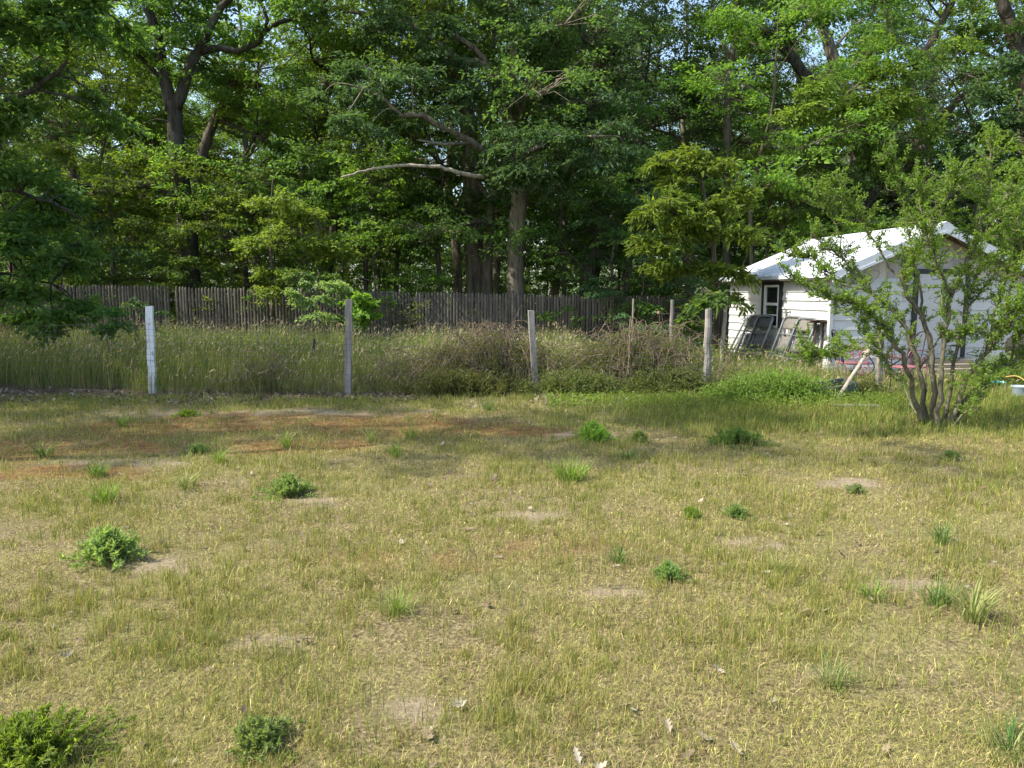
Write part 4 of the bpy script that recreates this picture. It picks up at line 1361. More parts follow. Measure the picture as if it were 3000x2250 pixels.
# dark scrap boards, pipe and cloth by the chairs
m = MB()
o_ = shed_pt(.18, .16, 1.03)
for k, (dx, rz_) in enumerate(((0, .2), (.03, -.15), (-.02, .5))):
    c, s = math.cos(rz_), math.sin(rz_)
    m.box((dx, 0, .022 * k), (.34, .22, .016), [[c, -s, 0], [s, c, 0], [0, 0, 1]])
m.tube(np.array([(.1, .02, -1.03), (.12, .02, 0)]), .018, 7)
m.tube(np.array([(-.08, .02, -1.03), (-.02, .02, 0)]), .018, 7)
RUST = plain_mat("rusty_dark_metal", (.095, .062, .045), .8, .3, .2, vary=.5, scale=14)
b = m.build("scrap_stand", RUST)
b.location = o_
tag(b, "rusty dark stand stacked with flat plates at the shed's front corner", "stand")
m = MB()
o_ = shed_pt(1.55, .10, 0)
m.tube(catmull([(0, 0, 0), (.0, 0, 1.08), (.04, -.02, 1.20), (.16, -.05, 1.22)], 5), .014, 7)
b = m.build("bent_pipe", STEEL_D, smooth=True)
b.location = o_
tag(b, "thin bent pipe standing against the siding between the chair groups", "pipe")
m = MB()
xx = np.linspace(-1, 1, 9)
V = [(x * .20, y * .10, .03 * math.cos(3 * x + y) - .05 * abs(y) ** 2 - .03 * x * x + .012 * math.sin(7 * x)) for y in xx for x in xx]
q = [[i * 9 + j, i * 9 + j + 1, i * 9 + 10 + j, i * 9 + 9 + j] for i in range(8) for j in range(8)]
m.add(V + [(x, y, z - .012) for x, y, z in V], q, [[a[3] + 81, a[2] + 81, a[1] + 81, a[0] + 81] for a in q])
b = m.build("white_rag", plain_mat("white_cloth", (.78, .77, .73), .9), smooth=True)
b.location = shed_pt(3.05, .20, 1.07)
tag(b, "crumpled white rag draped over the left folding chairs", "rag")


# ------------------------------------------------------------------ posts, wire, poles
def square_post(name, label, top, bot, Y, w, mat, rz, group=None, chamfer=.012):
    a, b = P(top[0], top[1], Y), P(bot[0], bot[1], Y)
    b[2] = -0.25
    a[1] += .04
    m = MB()
    c, s = math.cos(rz), math.sin(rz)
    prof = [(-1, -1), (0, -1.0), (1, -1), (1, 1), (0, 1.0), (-1, 1)]
    n = 9
    V = []
    for k in range(n):
        t = k / (n - 1)
        q = (b - b) * 0 + (a - b) * t
        wob = rng.normal(0, .003, 2)
        for x, y in prof:
            e = 1 + rng.normal(0, .025)
            X, Yy = x * w / 2 * e + wob[0], y * w / 2 * e + wob[1]
            V.append(q + [c * X - s * Yy, s * X + c * Yy, rng.normal(0, .004) if k == n - 1 else 0])
    k6 = len(prof)
    f = [[i * k6 + j, i * k6 + (j + 1) % k6, (i + 1) * k6 + (j + 1) % k6, (i + 1) * k6 + j] for i in range(n - 1) for j in range(k6)]
    m.add(V, f, [[(n - 1) * k6 + j for j in range(k6)]])
    o = m.build(name, mat)
    o.location = tuple(b)
    return tag(o, label, "fence post", group)


def round_post(name, label, top, bot, Y, r, mat, group=None, dY=0.0, cat="fence post", r1=None):
    a, b = P(top[0], top[1], Y + dY), P(bot[0], bot[1], Y)
    b[2] = -0.2
    m = MB()
    t = np.linspace(0, 1, 12)[:, None]
    p = (a - b) * t + rng.normal(0, r * .10, (12, 3)) * [1, 1, 0]
    m.tube(p, np.linspace(r * 1.04, r1 if r1 else r * .93, 12) * (1 + rng.normal(0, .03, 12)), 11)
    o = m.build(name, mat, smooth=False)
    o.location = tuple(b)
    return tag(o, label, cat, group)


G_P = "posts of the old wire fence"
square_post("fence_post", "white painted square post with peeling paint in front of the tall grass", (434, 897), (447, 1152), 12.05, .105, POST_WHITE, R(14), G_P)
square_post("fence_post", "weathered grey square post in front of the pale shrub", (1021, 877), (1017, 1160), 11.85, .108, POST_WOOD, R(6), G_P)
square_post("fence_post", "weathered grey square post standing inside the bramble thicket", (1556, 910), (1572, 1170), 12.0, .092, POST_WOOD, R(8), G_P)
round_post("fence_post", "thick round grey post between the brambles and the folding chairs", (2076, 905), (2068, 1170), 11.6, .057, POST_WOOD, G_P)
round_post("fence_post", "round grey post left of the leafy multi-stemmed bush", (2583, 965), (2571, 1165), 11.6, .052, POLE_WOOD, G_P)
round_post("fence_post", "thin grey post before the stockade fence behind the right brambles", (1970, 878), (1963, 1040), 16.5, .042, POST_WOOD, G_P)
round_post("fence_post", "slim pale stake against the shaded pickets left of the thin grey post", (1856, 875), (1850, 1010), 19.5, .026, POLE_WOOD, G_P)
round_post("fence_post", "crooked grey post touching the shed's back corner", (2128, 868), (2112, 1050), 15.2, .042, POLE_WOOD, G_P)
round_post("stake", "short dark stake poking from the tall grass left of the weathered post", (921, 992), (905, 1100), 14.0, .028, BARK_DARK, None, cat="stake")
round_post("leaning_pole", "rough grey pole leaning diagonally left of the round post by the bush", (2590, 955), (2416, 1192), 10.55, .024, POLE_WOOD, None, dY=1.1, cat="pole", r1=.030)
round_post("iron_rod", "thin dark iron rod standing right of the round post", (2617, 960), (2607, 1150), 11.9, .008, RUST, None, cat="rod")

# low rail with a pinkish cup on its end
m = MB()
a = P(1930, 921, 17.2)
m.tube(np.array([(0, 0, 0), P(1990, 918, 17.2) - a]), .012, 6)
m.tube(np.array([(0.02, 0, 0), P(1935, 1010, 17.2) - a]), .02, 6)
m.tube(np.array([P(1985, 918, 17.2) - a, P(1985, 1010, 17.2) - a]), .016, 6)
b = m.build("garden_rail", RUST)
b.location = tuple(a)
tag(b, "low thin rail on short legs in front of the shaded pickets", "rail")
m = MB()
m.tube(np.array([(0, 0, .005), (0, 0, .03), (0, 0, .065)]), np.array([.026, .032, .04]), 12)
b = m.build("pink_cup", plain_mat("pink_plastic", (.62, .38, .33), .5))
b.location = tuple(a + [0, 0, .008])
tag(b, "small pinkish cup set on the left end of the low rail", "cup")

def wire_fence():
    m = MB()
    pts = [P(-250, 1140, 12.1), P(437, 1140, 11.97), P(1019, 1140, 11.77), P(1566, 1140, 11.92), P(2070, 1140, 11.52), P(2574, 1140, 11.52), P(2760, 1140, 11.7)]
    tops = [1.12, 1.14, 1.10, 1.02, .93, .93, .92]
    for i in range(len(pts) - 1):
        a, b = pts[i].copy(), pts[i + 1].copy()
        a[2] = b[2] = 0
        ln = np.linalg.norm(b - a)
        e = (b - a) / ln
        nv = int(ln / .065)
        sag = lambda t: .03 * math.sin(math.pi * t)
        for k in range(nv):
            t = k / nv
            q = a + (b - a) * t + np.array([0, -.03 * math.sin(5 * t + i), 0])
            h = tops[i] * (1 - t) + tops[i + 1] * t - sag(t)
            m.twigs(q[None] + [0, 0, .02], q[None] + [rng.normal(0, .006), 0, h], .0017, .0017, .002)
        for z in np.linspace(.04, 1, 12):
            T = np.linspace(0, 1, 14)
            p = a + (b - a) * T[:, None] + np.stack([0 * T, -.03 * np.sin(5 * T + i), (tops[i] * (1 - T) + tops[i + 1] * T - .03 * np.sin(math.pi * T)) * z], 1)
            m.tube(p, .0018, 3, False)
    o = m.build("wire_fence", plain_mat("dull_galvanised_wire", (.10, .10, .10), .6, .4, .5))
    tag(o, "sagging welded wire mesh strung along the old posts", "wire fence")


wire_fence()


# ------------------------------------------------------------------ garden furniture by the shed door
PINK = plain_mat("faded_pink_paint", (.30, .12, .13), .55, .35, vary=.3, scale=14)
IRON = plain_mat("dark_wrought_iron", (.030, .027, .026), .8, .35, vary=.3)


def spiral(c, r, turns, a0, plane_x, n=34, sgn=1):
    a = np.linspace(0, turns * 2 * math.pi, n)
    rr = r * (1 - .82 * a / a[-1])
    return np.stack([c[0] + plane_x * rr * np.cos(a0 + sgn * a), np.full(n, c[1]), c[2] + rr * np.sin(a0 + sgn * a)], 1)


def garden_chair(label, loc, rz, flip):
    t = thing("garden_chair", label, "garden chair", loc, rz, "pink scrollwork garden chairs")
    m = MB()
    xx, yy = np.linspace(-.24, .24, 9), np.linspace(-.22, .22, 7)
    V = [(x, y, .42 - .02 * math.cos(x * 6) * math.cos(y * 6)) for y in yy for x in xx]
    q = [[i * 9 + j, i * 9 + j + 1, i * 9 + 10 + j, i * 9 + 9 + j] for i in range(6) for j in range(8)]
    m.add(V + [(x, y, z - .03) for x, y, z in V], q, [[a[3] + 63, a[2] + 63, a[1] + 63, a[0] + 63] for a in q],
          [[j, j + 63, j + 64, j + 1] for j in range(8)], [[54 + j + 1, 54 + j + 64, 54 + j + 63, 54 + j] for j in range(8)],
          [[i * 9, i * 9 + 9, i * 9 + 72, i * 9 + 63] for i in range(6)], [[i * 9 + 8, i * 9 + 71, i * 9 + 80, i * 9 + 17] for i in range(6)])
    m.build("seat", PINK, t, True)
    for y in (-.23, .23):
        m = MB()
        m.tube(spiral((.08, y, .56), .11, 2.0, R(-90), 1), .009, 6)
        m.tube(spiral((-.13, y, .54), .08, 1.5, R(90), 1), .008, 6)
        m.tube(catmull([(-.24, y, .66), (-.05, y, .69), (.16, y, .68), (.22, y, .60)], 5), .009, 6)
        m.build("armrest", PINK, t, True)
        m = MB()
        m.tube(spiral((.12, y, .31), .09, 1.3, R(90), 1, sgn=-1), .009, 6)
        m.tube(catmull([(.10, y, .22), (.0, y, .24), (.18, y, .16), (.27, y, .02)], 6), .010, 6)
        m.build("leg", PINK, t, True)
        m = MB()
        m.tube(catmull([(-.22, y, .42), (-.20, y, .2), (-.27, y, 0)], 5), .010, 6)
        m.build("leg", PINK, t, True)
    m = MB()
    for y in (-.2, -.07, .07, .2):
        m.tube(catmull([(-.23, y, .42), (-.27, y, .65), (-.33, y * .8, .86), (-.36, y * .5, .93)], 5), .008, 6)
    m.tube(catmull([(-.25, -.22, .42), (-.30, -.22, .7), (-.37, -.12, .95), (-.37, .12, .95), (-.30, .22, .7), (-.25, .22, .42)], 6), .011, 7)
    m.build("backrest", IRON, t, True)
    return t


p = P(2500, 1100, 13.2)
garden_chair("pink scrollwork garden chair left of the tilted table, dark high back", (p[0], p[1], gh(p[0], p[1])), R(-8), 1)
p = P(2650, 1130, 12.4)
garden_chair("pink scrollwork garden chair right of the tilted table, half behind the bush", (p[0], p[1], gh(p[0], p[1])), R(-160), 1)

p = P(2585, 1100, 13.7)
t = thing("garden_table", "small garden table with a tilted worn wooden top and dark iron legs", "table", (p[0], p[1], 0), R(10))
m = MB()
a = np.linspace(0, 2 * math.pi, 28, endpoint=False)
tl = R(11)
top = [(.36 * math.cos(k), .30 * math.sin(k), .50 - .36 * math.cos(k) * math.tan(tl)) for k in a]
V = top + [(x, y, z - .025) for x, y, z in top]
m.add(V, [list(range(28))], [list(range(55, 27, -1))], [[i, i + 28, (i + 1) % 28 + 28, (i + 1) % 28] for i in range(28)])
m.build("table_top", wood_mat("worn_table_top", (.38, .30, .20), (.66, .56, .42), 9, (1, .08, 1)), t)
for x, y in ((-.25, -.15), (.25, -.15), (-.22, .18), (.22, .18)):
    m = MB()
    m.tube(catmull([(x, y, .47 - x * math.tan(tl)), (x * .5, y * .5, .25), (x * 1.15, y * 1.15, 0)], 5), .012, 6)
    m.build("leg", IRON, t, True)

# trough, boards and small things along the old bed
GALV = plain_mat("dull_zinc", (.17, .185, .19), .5, .5, .4, vary=.4, scale=8)
m = MB()
p0 = P(2430, 1160, 11.2)
l, w, h, th = .34, .18, .20, .012
for c, s in (((0, -w, h / 2), (2 * l, th, h)), ((0, w, h / 2), (2 * l, th, h)), ((-l, 0, h / 2), (th, 2 * w + th, h - .004)), ((l, 0, h / 2), (th, 2 * w + th, h - .004)), ((0, 0, .01), (2 * l - th, 2 * w - th, .012)),
             ((0, -w - .008, h - .008), (2 * l + .03, .03, .022)), ((0, w + .008, h - .008), (2 * l + .03, .03, .022))):
    m.box(c, s)
b = m.build("metal_trough", GALV)
b.location = (p0[0], p0[1], .06)
b.rotation_euler = (R(6), R(-7), R(8))
tag(b, "dull grey metal trough tipped among weeds behind the leaning pole", "trough")
m = MB()
m.box((0, 0, .03), (.62, .10, .055))
m.box((.05, .13, .025), (.55, .09, .05))
b = m.build("edging_timber", POST_WOOD)
p = on_ground(2508, 1200)
b.location = tuple(p)
b.rotation_euler = (0, 0, R(-4))
tag(b, "pair of grey timbers lying in the grass right of the leaning pole", "timber")

m = MB()
prof = [(.10, 0), (.13, .18), (.14, .19), (.14, .20), (.125, .20), (.09, .02)]
a = np.linspace(0, 2 * math.pi, 20, endpoint=False)
V = [(r * math.cos(k), r * math.sin(k), z) for r, z in prof for k in a]
m.add(V, [[i * 20 + j, i * 20 + (j + 1) % 20, (i + 1) * 20 + (j + 1) % 20, (i + 1) * 20 + j] for i in range(5) for j in range(20)], [list(range(100, 120))])
b = m.build("blue_tub", plain_mat("pale_blue_plastic", (.34, .42, .46), .45, .4), smooth=True)
p = on_ground(2990, 1168)
b.location = tuple(p)
tag(b, "pale blue tub standing in the dry grass at the right edge", "tub")
m = MB()
m.box((0, 0, .10), (.34, .24, .018))
for x in (-.15, .15):
    for y in (-.1, .1):
        m.box((x, y, .046), (.02, .02, .09))
b = m.build("teal_stool", plain_mat("teal_plastic", (.12, .46, .42), .45))
p = P(2906, 1118, 12.6)
b.location = (p[0], p[1], gh(p[0], p[1]) + .03)
tag(b, "low teal plastic stool right of the bush trunks", "stool")
m = MB()
q0, q1, q2 = P(2945, 1104, 12.2), P(2985, 1104, 12.0), P(3030, 1140, 11.6)
m.tube(catmull([q0 - q0, q1 - q0, q2 - q0], 6), .010, 6)
b = m.build("yellow_hose", plain_mat("yellow_orange_rubber", (.42, .28, .08), .5), smooth=True)
b.location = tuple(q0)
tag(b, "short orange-yellow hose over the grass at the right edge", "hose")
t = thing("covered_grill", "dark rounded grill under the bush leaves at the right edge", "grill", (P(2990, 1100, 14.2)[0], 14.2, 0), R(20))
m = MB()
u = np.linspace(0, math.pi / 2, 7)
V = [(.34 * math.cos(e) * math.cos(k), .28 * math.cos(e) * math.sin(k), .62 + .26 * math.sin(e)) for e in u for k in a]
m.add(V, [[i * 20 + j, i * 20 + (j + 1) % 20, (i + 1) * 20 + (j + 1) % 20, (i + 1) * 20 + j] for i in range(6) for j in range(20)])
m.build("lid", IRON, t, True)
m = MB()
V = [(r * 1.2 * math.cos(k), r * math.sin(k), z) for r, z in ((.285, .615), (.26, .48), (.16, .36)) for k in a]
m.add(V, [[i * 20 + j, (i + 1) * 20 + j, (i + 1) * 20 + (j + 1) % 20, i * 20 + (j + 1) % 20] for i in range(2) for j in range(20)], [list(range(40, 60))])
m.build("bowl", IRON, t, True)
for k in (0, 2.1, 4.2):
    m = MB()
    m.tube(np.array([(.15 * math.cos(k), .13 * math.sin(k), .40), (.32 * math.cos(k), .28 * math.sin(k), 0)]), .012, 6)
    m.build("leg", IRON, t)


# ------------------------------------------------------------------ brambles and low shrubs
def bramble(name, label, px, Y, wx, wy, hgt, ncane, nleaf, leafm):
    x, y, _ = at(px, Y)
    t = thing(name, label, "bramble", (x, y, 0), 0, "bramble thickets along the wire fence")
    st, lf = MB(), MB()
    for i in range(ncane):
        a = rng.uniform(0, 6.283)
        b0 = np.array([rng.normal(0, .45) * wx, rng.normal(0, .45) * wy, 0])
        h = hgt * (0.45 + .72 * rng.random()) * math.exp(-.5 * (b0[0] / wx) ** 2)
        d = np.array([math.cos(a), .55 * math.sin(a), 0]) * (.35 + .95 * rng.random()) * wx * .85
        if rng.random() < .5:
            d[1] = -abs(d[1])
        pts = [b0, b0 + d * .15 + Z * h * .72, b0 + d * .45 + Z * h, b0 + d * .8 + Z * h * .78, b0 + d * 1.1 + Z * h * rng.uniform(.1, .5)]
        p = catmull(pts, 4)
        p[1:] += rng.normal(0, .012, (len(p) - 1, 3))
        p[:, 2] = np.maximum(p[:, 2], 0.01)
        st.tube(p, np.linspace(.0095, .0045, len(p)) if i % 6 == 0 else np.linspace(.006, .0025, len(p)), 4, False)
        k = rng.integers(4, len(p), 5)
        e = p[k] + rng.normal(0, .13, (5, 3)) + Z * .03
        st.twigs(p[k], e, .0025, .0012)
    n = nleaf
    u = rng.normal(0, .55, (n, 2)) * [wx, wy]
    r = np.exp(-.5 * (u[:, 0] / wx) ** 2 - .5 * (u[:, 1] / wy) ** 2)
    z = hgt * r * rng.random(n) ** 1.1 * .95 + .02
    clump = vnoise(u[:, 0] + 50, z * 1.5 + u[:, 1] + 50, .16, 130)
    k = rng.random(n) < np.clip(2.4 * (clump - .34), .05, 1) * np.clip(1.3 - z / hgt, .34, 1)
    u, z = u[k], z[k]
    n = len(u)
    lf.leaves(np.stack([u[:, 0], u[:, 1], z], 1), rng.normal(0, 1, (n, 3)), rng.normal(0, .6, (n, 3)) + Z, rng.uniform(.022, .045, n), rng.uniform(.014, .026, n))
    st.build("cane", CANE, t)
    lf.build("foliage", leafm, t)
    return t


bramble("bramble", "brown arching bramble mound around the leaning grey post", 1440, 12.6, 1.2, .6, 1.02, 170, 90000, LEAF_SMALL)
bramble("bramble", "tan bramble mound with pale arching canes left of the thick round post", 1870, 12.7, 1.2, .6, 1.04, 190, 90000, LEAF_SMALL)
bramble("bramble", "thin bramble tangle between the weathered post and the brown mound", 1190, 12.3, .6, .45, .55, 36, 9000, LEAF_SMALL)
bramble("bramble", "sparse dark bramble sprig in the tall grass right of the white post", 770, 12.2, .45, .35, .6, 26, 3500, LEAF_SMALL)


def low_shrub(label, px, Y, wx, wy, hgt, nst, n, leafm, leaf=(.028, .05)):
    x, y, _ = at(px, Y)
    t = thing("low_shrub", label, "shrub", (x, y, 0), 0, "low shrubs along the old fence line")
    st, lf = MB(), MB()
    b = rng.normal(0, .5, (nst, 2)) * [wx, wy]
    hh = hgt * np.exp(-.45 * (b[:, 0] / wx) ** 2 - .45 * (b[:, 1] / wy) ** 2) * rng.uniform(.55, 1.15, nst)
    A = np.concatenate([b * .8, np.zeros((nst, 1))], 1)
    B = np.concatenate([b + rng.normal(0, .08, b.shape), hh[:, None]], 1)
    st.twigs(A, B, .004, .0015, .15)
    per = max(4, n // nst)
    tt = rng.random((nst, per)) ** .75
    p = A[:, None] + (B - A)[:, None] * tt[..., None] + rng.normal(0, .035, (nst, per, 3))
    p = p.reshape(-1, 3)
    p[:, 2] = np.maximum(p[:, 2], .01)
    m = len(p)
    lf.leaves(p, rng.normal(0, 1, (m, 3)), rng.normal(0, .6, (m, 3)) + Z, rng.uniform(*leaf, m), rng.uniform(leaf[0] * .55, leaf[1] * .55, m))
    st.build("stem", CANE, t)
    lf.build("foliage", leafm, t)


low_shrub("dense green shrub at the foot of the leaning grey post", 1330, 11.75, .8, .3, .42, 240, 9000, LEAF_SMALL)
low_shrub("dark green low shrub right of the leaning grey post", 1680, 11.7, .85, .3, .40, 240, 9000, LEAF_SMALL)
low_shrub("low shrub at the foot of the thick round post", 1980, 11.6, .8, .3, .44, 260, 10000, LEAF_SMALL)
low_shrub("yellow-green rounded shrub in front of the folding chairs", 2290, 11.0, .80, .40, .46, 380, 15000, LEAF_YELLOW)
low_shrub("low yellow-green shrub left of the leaning pole's foot", 2180, 10.9, .5, .35, .36, 200, 7000, LEAF_YELLOW)
low_shrub("weedy green clump around the round post by the bush", 2540, 11.3, .4, .3, .30, 120, 3000, LEAF_SMALL)
low_shrub("leafy green shrub low at the right edge before the shed", 2960, 12.9, .55, .4, .55, 200, 6000, LEAF_YELLOW)


# ------------------------------------------------------------------ multi-stemmed bush on the right
def big_bush():
    Y0 = 8.95
    x, y, z = at(2745, Y0)
    t = thing("leafy_bush", "tall multi-stemmed leafy bush with lichen-grey stems in front of the shed", "bush", (x, y, 0))
    o = np.array([x, y, 0])
    lf, sk = MB(), []
    S = [([(2705, 1255, 0), (2668, 1110, -.1), (2622, 1005, -.2), (2590, 955, -.2), (2520, 900, -.2), (2430, 868, -.3), (2340, 828, -.3)], .042, .008),
         ([(2718, 1255, 0), (2692, 1080, .1), (2650, 960, .2), (2560, 860, .3), (2470, 765, .4), (2385, 690, .5)], .045, .008),
         ([(2735, 1258, -.1), (2732, 1080, -.1), (2702, 940, -.1), (2645, 835, -.2), (2662, 760, -.2), (2722, 690, -.2), (2770, 600, -.3), (2800, 500, -.3)], .046, .008),
         ([(2745, 1262, -.15), (2756, 1120, -.2), (2768, 1000, -.2), (2792, 860, -.2), (2832, 760, -.2), (2880, 640, -.3), (2898, 520, -.3), (2905, 400, -.3)], .044, .008),
         ([(2760, 1255, .1), (2785, 1130, .2), (2802, 1020, .3), (2832, 900, .4), (2862, 800, .5), (2885, 690, .5), (2950, 560, .5)], .036, .008),
         ([(2772, 1262, -.1), (2830, 1120, -.2), (2890, 1030, -.3), (2952, 950, -.4), (3040, 870, -.5), (3120, 800, -.5)], .046, .01),
         ([(2786, 1260, -.1), (2860, 1130, -.2), (2960, 1060, -.2), (3060, 1000, -.2), (3160, 960, -.2)], .036, .008),
         ([(2780, 1262, -.2), (2850, 1185, -.35), (2895, 1120, -.45)], .022, .006),
         ([(2622, 1005, -.2), (2572, 980, -.4), (2500, 1015, -.6), (2430, 1038, -.7), (2365, 1040, -.7)], .017, .005),
         ([(2645, 835, -.2), (2570, 720, -.1), (2505, 630, 0), (2450, 540, 0)], .02, .005),
         ([(2702, 940, -.1), (2688, 800, .1), (2655, 650, .2), (2640, 540, .2), (2600, 460, .2)], .022, .005),
         ([(2790, 870, -.2), (2740, 760, -.4), (2700, 640, -.5), (2690, 540, -.5)], .018, .005),
         ([(2830, 900, .4), (2900, 820, .5), (2960, 700, .6), (3000, 600, .6)], .02, .005),
         ([(2890, 1030, -.3), (2920, 900, -.3), (2965, 780, -.3), (3010, 700, -.3)], .022, .005),
         ([(2560, 860, .3), (2470, 830, .5), (2390, 770, .6), (2300, 740, .6)], .016, .005),
         ([(2470, 765, .4), (2450, 660, .4), (2400, 580, .4)], .014, .004),
         ([(2768, 1000, -.2), (2800, 980, -.3), (2870, 975, -.3)], .012, .004),
         ([(2952, 950, -.4), (2960, 850, -.4), (2990, 740, -.4), (2980, 640, -.4)], .016, .005),
         ([(2960, 1060, -.2), (2975, 1000, -.4), (3020, 950, -.5), (3080, 930, -.5)], .016, .005),
         ([(2862, 800, .5), (2930, 740, .7), (2990, 640, .8), (3010, 540, .8)], .016, .005),
         ([(2890, 1030, -.3), (2920, 980, -.6), (2960, 920, -.8), (3000, 900, -.8)], .014, .004),
         ([(2692, 1080, .1), (2760, 960, .5), (2760, 840, .8), (2730, 720, .9)], .018, .005),
         ([(2700, 1250, .2), (2640, 1120, .6), (2560, 1010, .9), (2500, 900, 1.0)], .02, .005)]
    for pts, r0, r1 in S:
        st = MB()
        p = limb(st, sk, [P(a, b, Y0 + c) - o for a, b, c in pts], r0 * .74, r1 * .8, 8, .014, 5)
        q = np.linspace(0, 1, len(p))
        # side shoots, thick with short-stalked leaves
        for k in range(len(p)):
            if q[k] < .26:
                continue
            cnt = 4 if q[k] > .42 else 2
            for _ in range(cnt):
                d = unit(rng.normal(0, 1, 3) * [1, 1, .7] + Z * .55 + unit(p[min(k + 1, len(p) - 1)] - p[k - 1]) * .6)
                ln = rng.uniform(.07, .34) * (1.1 if q[k] > .5 else .7)
                e = p[k] + d * ln
                pth = catmull([p[k], p[k] + d * ln * .5 + rng.normal(0, .04, 3), e], 3)
                st.tube(pth, np.linspace(.006, .0022, len(pth)), 4, False)
                m = int(ln * 190)
                tt = .1 + .9 * rng.random(m)
                pos = p[k] + d * ln * tt[:, None] + rng.normal(0, .011, (m, 3))
                lf.leaves(pos, d * .5 + rng.normal(0, .7, (m, 3)) + Z * .2, rng.normal(0, .6, (m, 3)) + Z * .7, rng.uniform(.024, .050, m), rng.uniform(.014, .026, m))
        # leaf tufts straight on the stems
        m = int(26 * (len(p) / 20) * 3)
        k = rng.integers(int(len(p) * .18), len(p), m)
        lf.leaves(p[k] + rng.normal(0, .02, (m, 3)), rng.normal(0, 1, (m, 3)), rng.normal(0, .6, (m, 3)) + Z, rng.uniform(.028, .05, m), rng.uniform(.016, .026, m))
        st.build("stem" if pts[0][1] > 1200 else "branch", BARK_BUSH, t, True)
    lf.build("foliage", LEAF_BUSH, t)


big_bush()


# ------------------------------------------------------------------ weeds and grass tufts standing out of the lawn
def weed(px, py, r, h, nst, per, leafm, label, leaf=(.03, .06), wr=.28):
    p = on_ground(px, py)
    t = thing("weed_clump", label, "weed", p, rng.uniform(0, 6.28), "leafy weed clumps in the lawn")
    st, lf = MB(), MB()
    h = h * .75
    nst, per = int(nst * 1.25), int(per * 1.15)
    leaf = (leaf[0] * .74, leaf[1] * .74)
    a = rng.uniform(0, 6.283, nst)
    q = np.minimum(1.25, np.abs(rng.normal(0, .52, nst)) + .1 * rng.random(nst)) * (.75 + .45 * vnoise(3 * np.cos(a) + 20, 3 * np.sin(a) + 20 + px, 1.1, 140))
    A = np.stack([np.cos(a) * q * r * .45, np.sin(a) * q * r * .45, np.zeros(nst)], 1)
    B = np.stack([np.cos(a) * q * r, np.sin(a) * q * r, h * np.maximum(.22, 1 - .6 * q ** 1.5) * rng.uniform(.5, 1.2, nst)], 1)
    st.twigs(A, B, .0022, .0012, .1)
    tt = .15 + .85 * rng.random((nst, per)) ** .8
    pos = A[:, None] + (B - A)[:, None] * tt[..., None]
    pos = pos.reshape(-1, 3)
    m = len(pos)
    ax = np.repeat(unit(B - A), per, 0)
    d = ax * .7 + rng.normal(0, .6, (m, 3))
    sz = rng.uniform(*leaf, m)
    lf.leaves(pos, d, rng.normal(0, .6, (m, 3)) + Z, sz, sz * wr, .05)
    st.build("stem", CANE, t)
    lf.build("foliage", leafm, t)


W_ = [(320, 1650, .21, .22, 110, 34, LEAF_WEED, "large blue-green weed clump beside dead leaves on the left lawn", (.03, .065)),
      (850, 1452, .22, .20, 120, 34, LEAF_WEED, "wide fine-leaved weed clump below the rust-coloured moss", (.025, .05)),
      (1738, 1290, .19, .25, 110, 34, LEAF_FEATHER, "round bright weed clump at the far edge of the sunny lawn", (.03, .06)),
      (1955, 1690, .12, .12, 50, 24, LEAF_WEED, "small blue-green weed in the right middle of the lawn", (.025, .05)),
      (75, 2235, .30, .20, 170, 44, LEAF_FEATHER, "bright feathery weed clump in the bottom left corner", (.022, .045)),
      (760, 2200, .13, .13, 60, 26, LEAF_WEED, "upright green weed clump at the bottom, right of the corner clump", (.022, .045)),
      (2160, 1300, .34, .20, 130, 30, LEAF_MID, "spreading low weed patch in the shade patch right of centre", (.03, .06)),
      (2027, 1518, .09, .10, 30, 22, LEAF_FEATHER, "small bright weed, left one of a pair right of centre", (.025, .05)),
      (2155, 1510, .11, .11, 36, 22, LEAF_WEED, "small green weed, right one of a pair right of centre", (.025, .05)),
      (2505, 1440, .10, .08, 26, 18, LEAF_PALE, "small pale grey-green weed far out on the right lawn", (.03, .055)),
      (2785, 1345, .12, .10, 36, 20, LEAF_WEED, "low weed in the grass below the leafy bush", (.03, .055)),
      (545, 1222, .20, .10, 50, 22, LEAF_FEATHER, "low bright weed at the back edge of the mossy ground", (.03, .06)),
      (580, 1330, .18, .11, 60, 24, LEAF_WEED, "dusty grey-green weed in the middle of the moss", (.025, .05)),
      (1870, 1295, .14, .15, 50, 24, LEAF_WEED, "dim green weed just right of the round bright clump", (.03, .06))]
for w in W_:
    weed(*w[:8], leaf=w[8])


def tuft(px, py, n, ln, wd, spread, cols, label, flat=0.75):
    p = on_ground(px, py)
    m = MB()
    a = rng.uniform(0, 6.283, n)
    q = rng.random(n)
    B = np.stack([np.cos(a) * q * spread, np.sin(a) * q * spread, np.zeros(n) - .005], 1)
    L = ln * rng.uniform(.55, 1.15, n)
    m.blades(B, a + rng.normal(0, .5, n), np.abs(rng.normal(flat, .3, n)), L, wd * rng.uniform(.7, 1.2, n), pick(cols, n), seg=2)
    o = m.build("grass_tuft", GRASS)
    o.location = tuple(p)
    tag(o, label, "grass tuft", "bright grass tufts in the lawn")


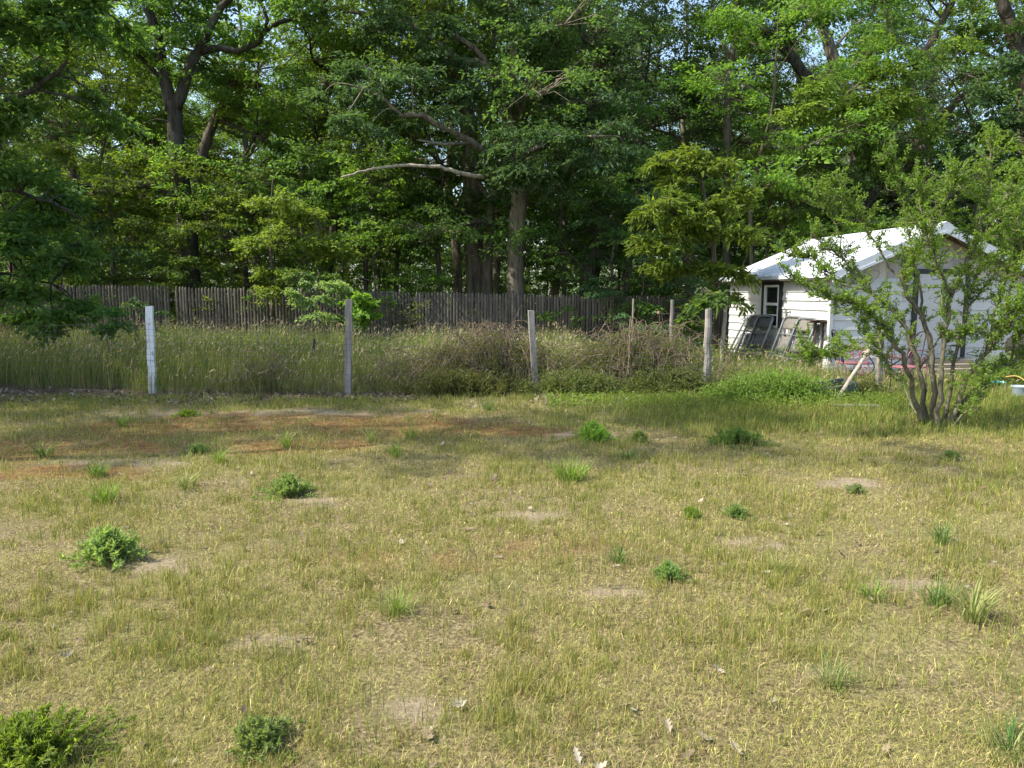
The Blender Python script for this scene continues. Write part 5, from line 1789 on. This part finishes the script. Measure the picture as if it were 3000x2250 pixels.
LIME = [(0.17, 0.26, 0.040), (0.22, 0.31, 0.055), (0.13, 0.21, 0.035)]
PALE_G = [(0.25, 0.29, 0.09), (0.20, 0.24, 0.07), (0.30, 0.31, 0.12)]
DEEP = [(0.075, 0.15, 0.035), (0.10, 0.18, 0.04), (0.13, 0.20, 0.045)]
for a_ in [(305, 1478, 110, .22, .0062, .07, LIME, "lime green grass tuft on the left lawn under the moss"),
           (1672, 1408, 170, .26, .0062, .12, LIME, "largest lime grass tuft, in the sunny lawn below the round weed"),
           (285, 1400, 120, .17, .006, .07, DEEP + LIME, "dense green tuft on the left edge of the moss"),
           (545, 1440, 80, .20, .005, .07, PALE_G, "pale straw-green tuft between moss and wide weed clump"),
           (640, 1365, 55, .22, .006, .04, LIME, "spiky green tuft on the reddest moss"),
           (838, 1315, 70, .24, .006, .05, PALE_G + LIME, "spiky pale tuft at the right end of the left moss"),
           (1205, 1292, 70, .22, .006, .05, LIME, "spiky green tuft on the moss left of centre"),
           (1160, 1345, 60, .20, .006, .05, LIME, "spiky lime tuft just below the centre-left moss tuft"),
           (1165, 1800, 120, .17, .0040, .08, LIME + PALE_G, "fine bright tuft in the lower middle of the lawn"),
           (2850, 1815, 90, .24, .0075, .06, PALE_G, "big spiky pale tuft at the lower right edge"),
           (2745, 1770, 60, .17, .006, .06, DEEP, "deep green tuft just left of the big spiky pale one"),
           (2440, 2010, 90, .15, .0035, .07, DEEP + PALE_G, "fine dark tuft by bare sand in the lower right"),
           (360, 1255, 70, .20, .006, .05, LIME, "bright tuft at the far left of the moss"),
           (1815, 1650, 45, .14, .006, .04, DEEP, "short dark star-shaped tuft right of the middle"),
           (2760, 1585, 50, .20, .006, .05, DEEP, "upright dark tuft on the right lawn above the spiky one"),
           (1430, 1205, 70, .20, .006, .06, DEEP, "dark tuft in front of the bramble mound"),
           (1840, 1348, 90, .15, .0055, .10, DEEP, "broad dark tuft right of the largest lime tuft"),
           (1085, 1300, 60, .24, .006, .05, PALE_G, "dull spiky tuft on the shaded middle moss"),
           (2555, 1760, 40, .14, .006, .04, LIME, "small lime tuft right of the bare sandy spot"),
           (130, 1345, 90, .22, .006, .08, PALE_G + DEEP, "loose tuft at the left edge beside the moss"),
           (2960, 2200, 120, .13, .004, .12, DEEP + PALE_G, "dense grass tuft in the bottom right corner"),
           (2280, 1680, 40, .14, .005, .04, PALE_G, "thin pale tuft left of the bare sandy spot")]:
    tuft(*a_)
